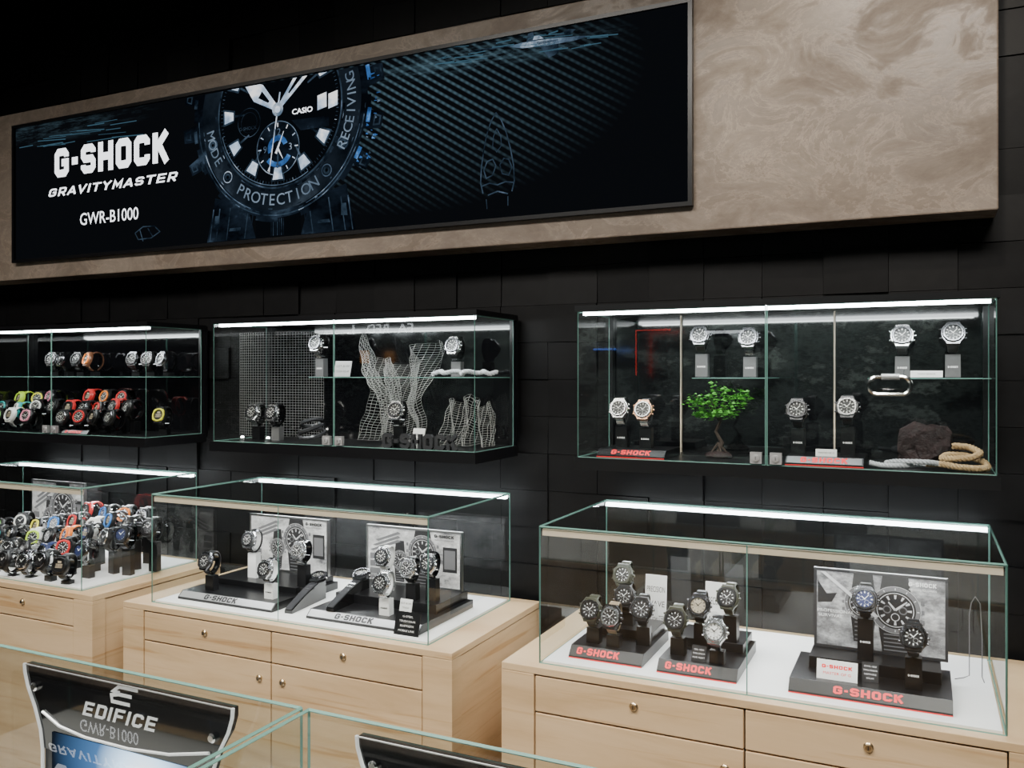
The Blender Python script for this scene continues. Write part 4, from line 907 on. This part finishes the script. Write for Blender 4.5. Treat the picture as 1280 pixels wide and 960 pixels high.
for v_ in bm.verts:
    c_ = v_.co.copy(); c_ = V([max(-.80, min(.80, q)) for q in c_])*1.10
    n_ = mn.noise(v_.co*1.4+V((3, 1, 2))); n2 = mn.cell(v_.co*2.2+V((4, 4, 4))); q = c_*(1+.28*n_+.13*(n2-.5)+.05*mn.noise(v_.co*6)); v_.co = V((q.x*.064+q.z*.012, q.y*.040, max(q.z*.062+.050, .0)))
me = bpy.data.meshes.new('dark_rock'); bm.to_mesh(me); bm.free(); me.materials.append(M['rock']); o = bpy.data.objects.new('dark_rock', me); C.objects.link(o); o.location = (at(1155, 550, 2.39).x, 2.39, ZF+.001)
tag(o, 'rough dark reddish rock on the floor of the right wall cabinet', 'rock')
def fpath(pts, Y0): return [(at(u, 0, Y0).x, Y0+dy, ZF+.008+dz) for u, dy, dz in pts]
m = MB().rope(fpath([(1088, .0, .004), (1102, -.012, .0), (1118, -.016, .0), (1136, -.006, .002), (1152, .010, .002), (1168, .012, .004), (1174, .0, .008), (1160, -.014, .012), (1140, -.016, .012), (1120, -.002, .010), (1106, .014, .004), (1116, .028, .0), (1140, .030, .0), (1162, .028, .0)], 2.262), .0066, 17); tag(m.build('white_rope', 'wrope', None, True), 'long looped grey-white rope in front of the dark reddish rock', 'rope')
m = MB().rope(fpath([(1158, -.004, .006), (1176, -.014, .008), (1198, -.020, .002), (1220, -.014, .0), (1236, .004, .0), (1232, .030, .012), (1208, .042, .026), (1184, .034, .026), (1176, .012, .018), (1194, -.004, .020), (1216, .0, .024), (1228, .020, .034), (1212, .040, .046), (1192, .030, .048)], 2.275), .0082, 19); tag(m.build('tan_rope', 'tan', None, True), 'coiled tan rope in the right corner of the right wall cabinet', 'rope')
# ---------- foreground counters with signs ----------
ZG = .390
counter(-1.656, -.656, 'nearest left glass counter with a complete silver-lettered dark sign under the glass', .30, .804, H-ZG, H-.72, .27, .83, back=False, mg=.002)
counter(-.645, .355, 'nearest right glass counter at the bottom edge with a cut-off dark sign', .30, .804, H-ZG, H-.72, .27, .83, back=False, mg=.002)
def sign(x0, label, text=True):
    r = thing('brand_sign', label, 'sign', (x0, .786, H-.715)); zt = .715-ZG-.006; W = .372
    def pl(pts, y0, y1, mt, n, **k): return recalc(MB().prism([(x, zt+z) for x, z in pts], y0, y1).build(n, mt, r, **k))
    out = [(.0, 0), (.0, -.012), (.006, -.030), (.020, -.055), (.032, -.085), (.036, -.11), (.336, -.11), (.340, -.085), (.350, -.055), (.366, -.03), (.372, -.012), (.372, 0)]
    pl(out, .006, -.004, 'gblack', 'header_panel', bevel=.001)
    for s_ in (0, 1):
        P = [V((x if not s_ else W-x, -.005, zt+z)) for x, z in ((-.001, 0), (.0, -.012), (.006, -.030), (.020, -.055), (.032, -.085), (.036, -.11), (.036, -.3))]
        MB().tube(P, .0024, 6).build('silver_trim', 'signlet', r, True)
    MB().tube([V((.002, -.005, zt-.001)), V((W-.002, -.005, zt-.001))], .0012, 6).build('silver_trim', 'silver', r, True)
    MB().tube([V((.036, -.0055, zt-.060)), V((.07, -.0055, zt-.074)), V((.12, -.0055, zt-.080)), V((.20, -.0055, zt-.080)), V((.27, -.0055, zt-.074)), V((.336, -.0055, zt-.060))], .0020, 6).build('silver_trim', 'signlet', r, True)
    pl([(.037, -.11), (.335, -.11), (.335, -.318), (.037, -.318)], .006, -.002, 'dark', 'lower_panel')
    pl([(.055, -.084), (.317, -.084), (.317, -.30), (.055, -.30)], -.0045, -.0055, 'glowpic', 'insert')
    for x in (.022, W-.030):
        MB().lathe([(.006, 0), (.006, -.004), (.004, -.006)], (x, -.004, zt-.028 if x < .1 else zt-.040), 'y', 16).build('stud', 'steel', r, True)
    m = MB(); c = V((W/2+.002, -.0045, zt-.0145))
    for pts in ([(.024, .0125), (-.010, .0125), (-.018, .004), (-.006, .003)], [(.016, .0005), (-.008, .0005), (-.020, -.003), (-.016, -.0125), (.016, -.0125)]):
        vs, fs = stroke([(x+z_*.25, z_*.82) for x, z_ in pts], .0024); m.add([c+V((p_.x, 0, p_.y)) for p_ in vs], fs)
    m.build('emblem', 'signlet', r); MB().logo(V((W/2-.004, -.0048, zt-.042)), XR, UP, .0185, .132, word='EDIFICE', hw=.52, gap=.8, shear=.28).build('lettering', 'signlet', r)
    return r
sign(-1.112, 'black sign with silver emblem and slanted silver lettering in the nearest left counter')
sign(-.560, 'black sign cut off by the bottom edge in the nearest right counter', True)
# ---------- light ----------
W = bpy.data.worlds.new('world'); bpy.context.scene.world = W; W.use_nodes = True; W.node_tree.nodes['Background'].inputs[0].default_value = (.6, .65, .75, 1); W.node_tree.nodes['Background'].inputs[1].default_value = .03
area('ceiling_lamp', (-1.6, .2, 3.3), 1.6, .5, 62, (1, .94, .86), (R(20), 0, 0), 120)
area('ceiling_lamp', (.3, .3, 3.3), 1.0, .5, 46, (1, .94, .86), (R(20), 0, 0), 120)
area('ceiling_lamp', (-3.4, .3, 3.3), 1.0, .5, 26, (1, .94, .86), (R(20), 0, 0), 120)
area('far_wall_fill', (-2.5, -3.2, 3.3), 6, .5, 120, (.92, 1, .96), (R(-45), 0, 0), 90)  # unseen fill light added to brighten the far wall mirrored in the glass
def spot(loc, tgt, e, ang, colr):
    l = bpy.data.lights.new('spot_lamp', 'SPOT'); l.energy = e; l.spot_size = R(ang); l.spot_blend = .9; l.color = colr; l.shadow_soft_size = .06
    o = bpy.data.objects.new('spot_lamp', l); C.objects.link(o); o.location = loc; o.rotation_euler = (V(tgt)-V(loc)).to_track_quat('-Z', 'Y').to_euler()
spot((-.10, .9, 3.3), (-.15, 2.38, H+.82), 85, 42, (1, .88, .74))
# ---------- camera ----------
cam = bpy.data.cameras.new('camera'); co = bpy.data.objects.new('camera', cam); C.objects.link(co)
co.location = (0, 0, H); co.rotation_euler = (R(90), 0, math.atan2(SA, CA)); cam.sensor_width = 36; cam.lens = F/1280*36; cam.shift_y = -12/1280; cam.clip_start = .02
bpy.context.scene.camera = co
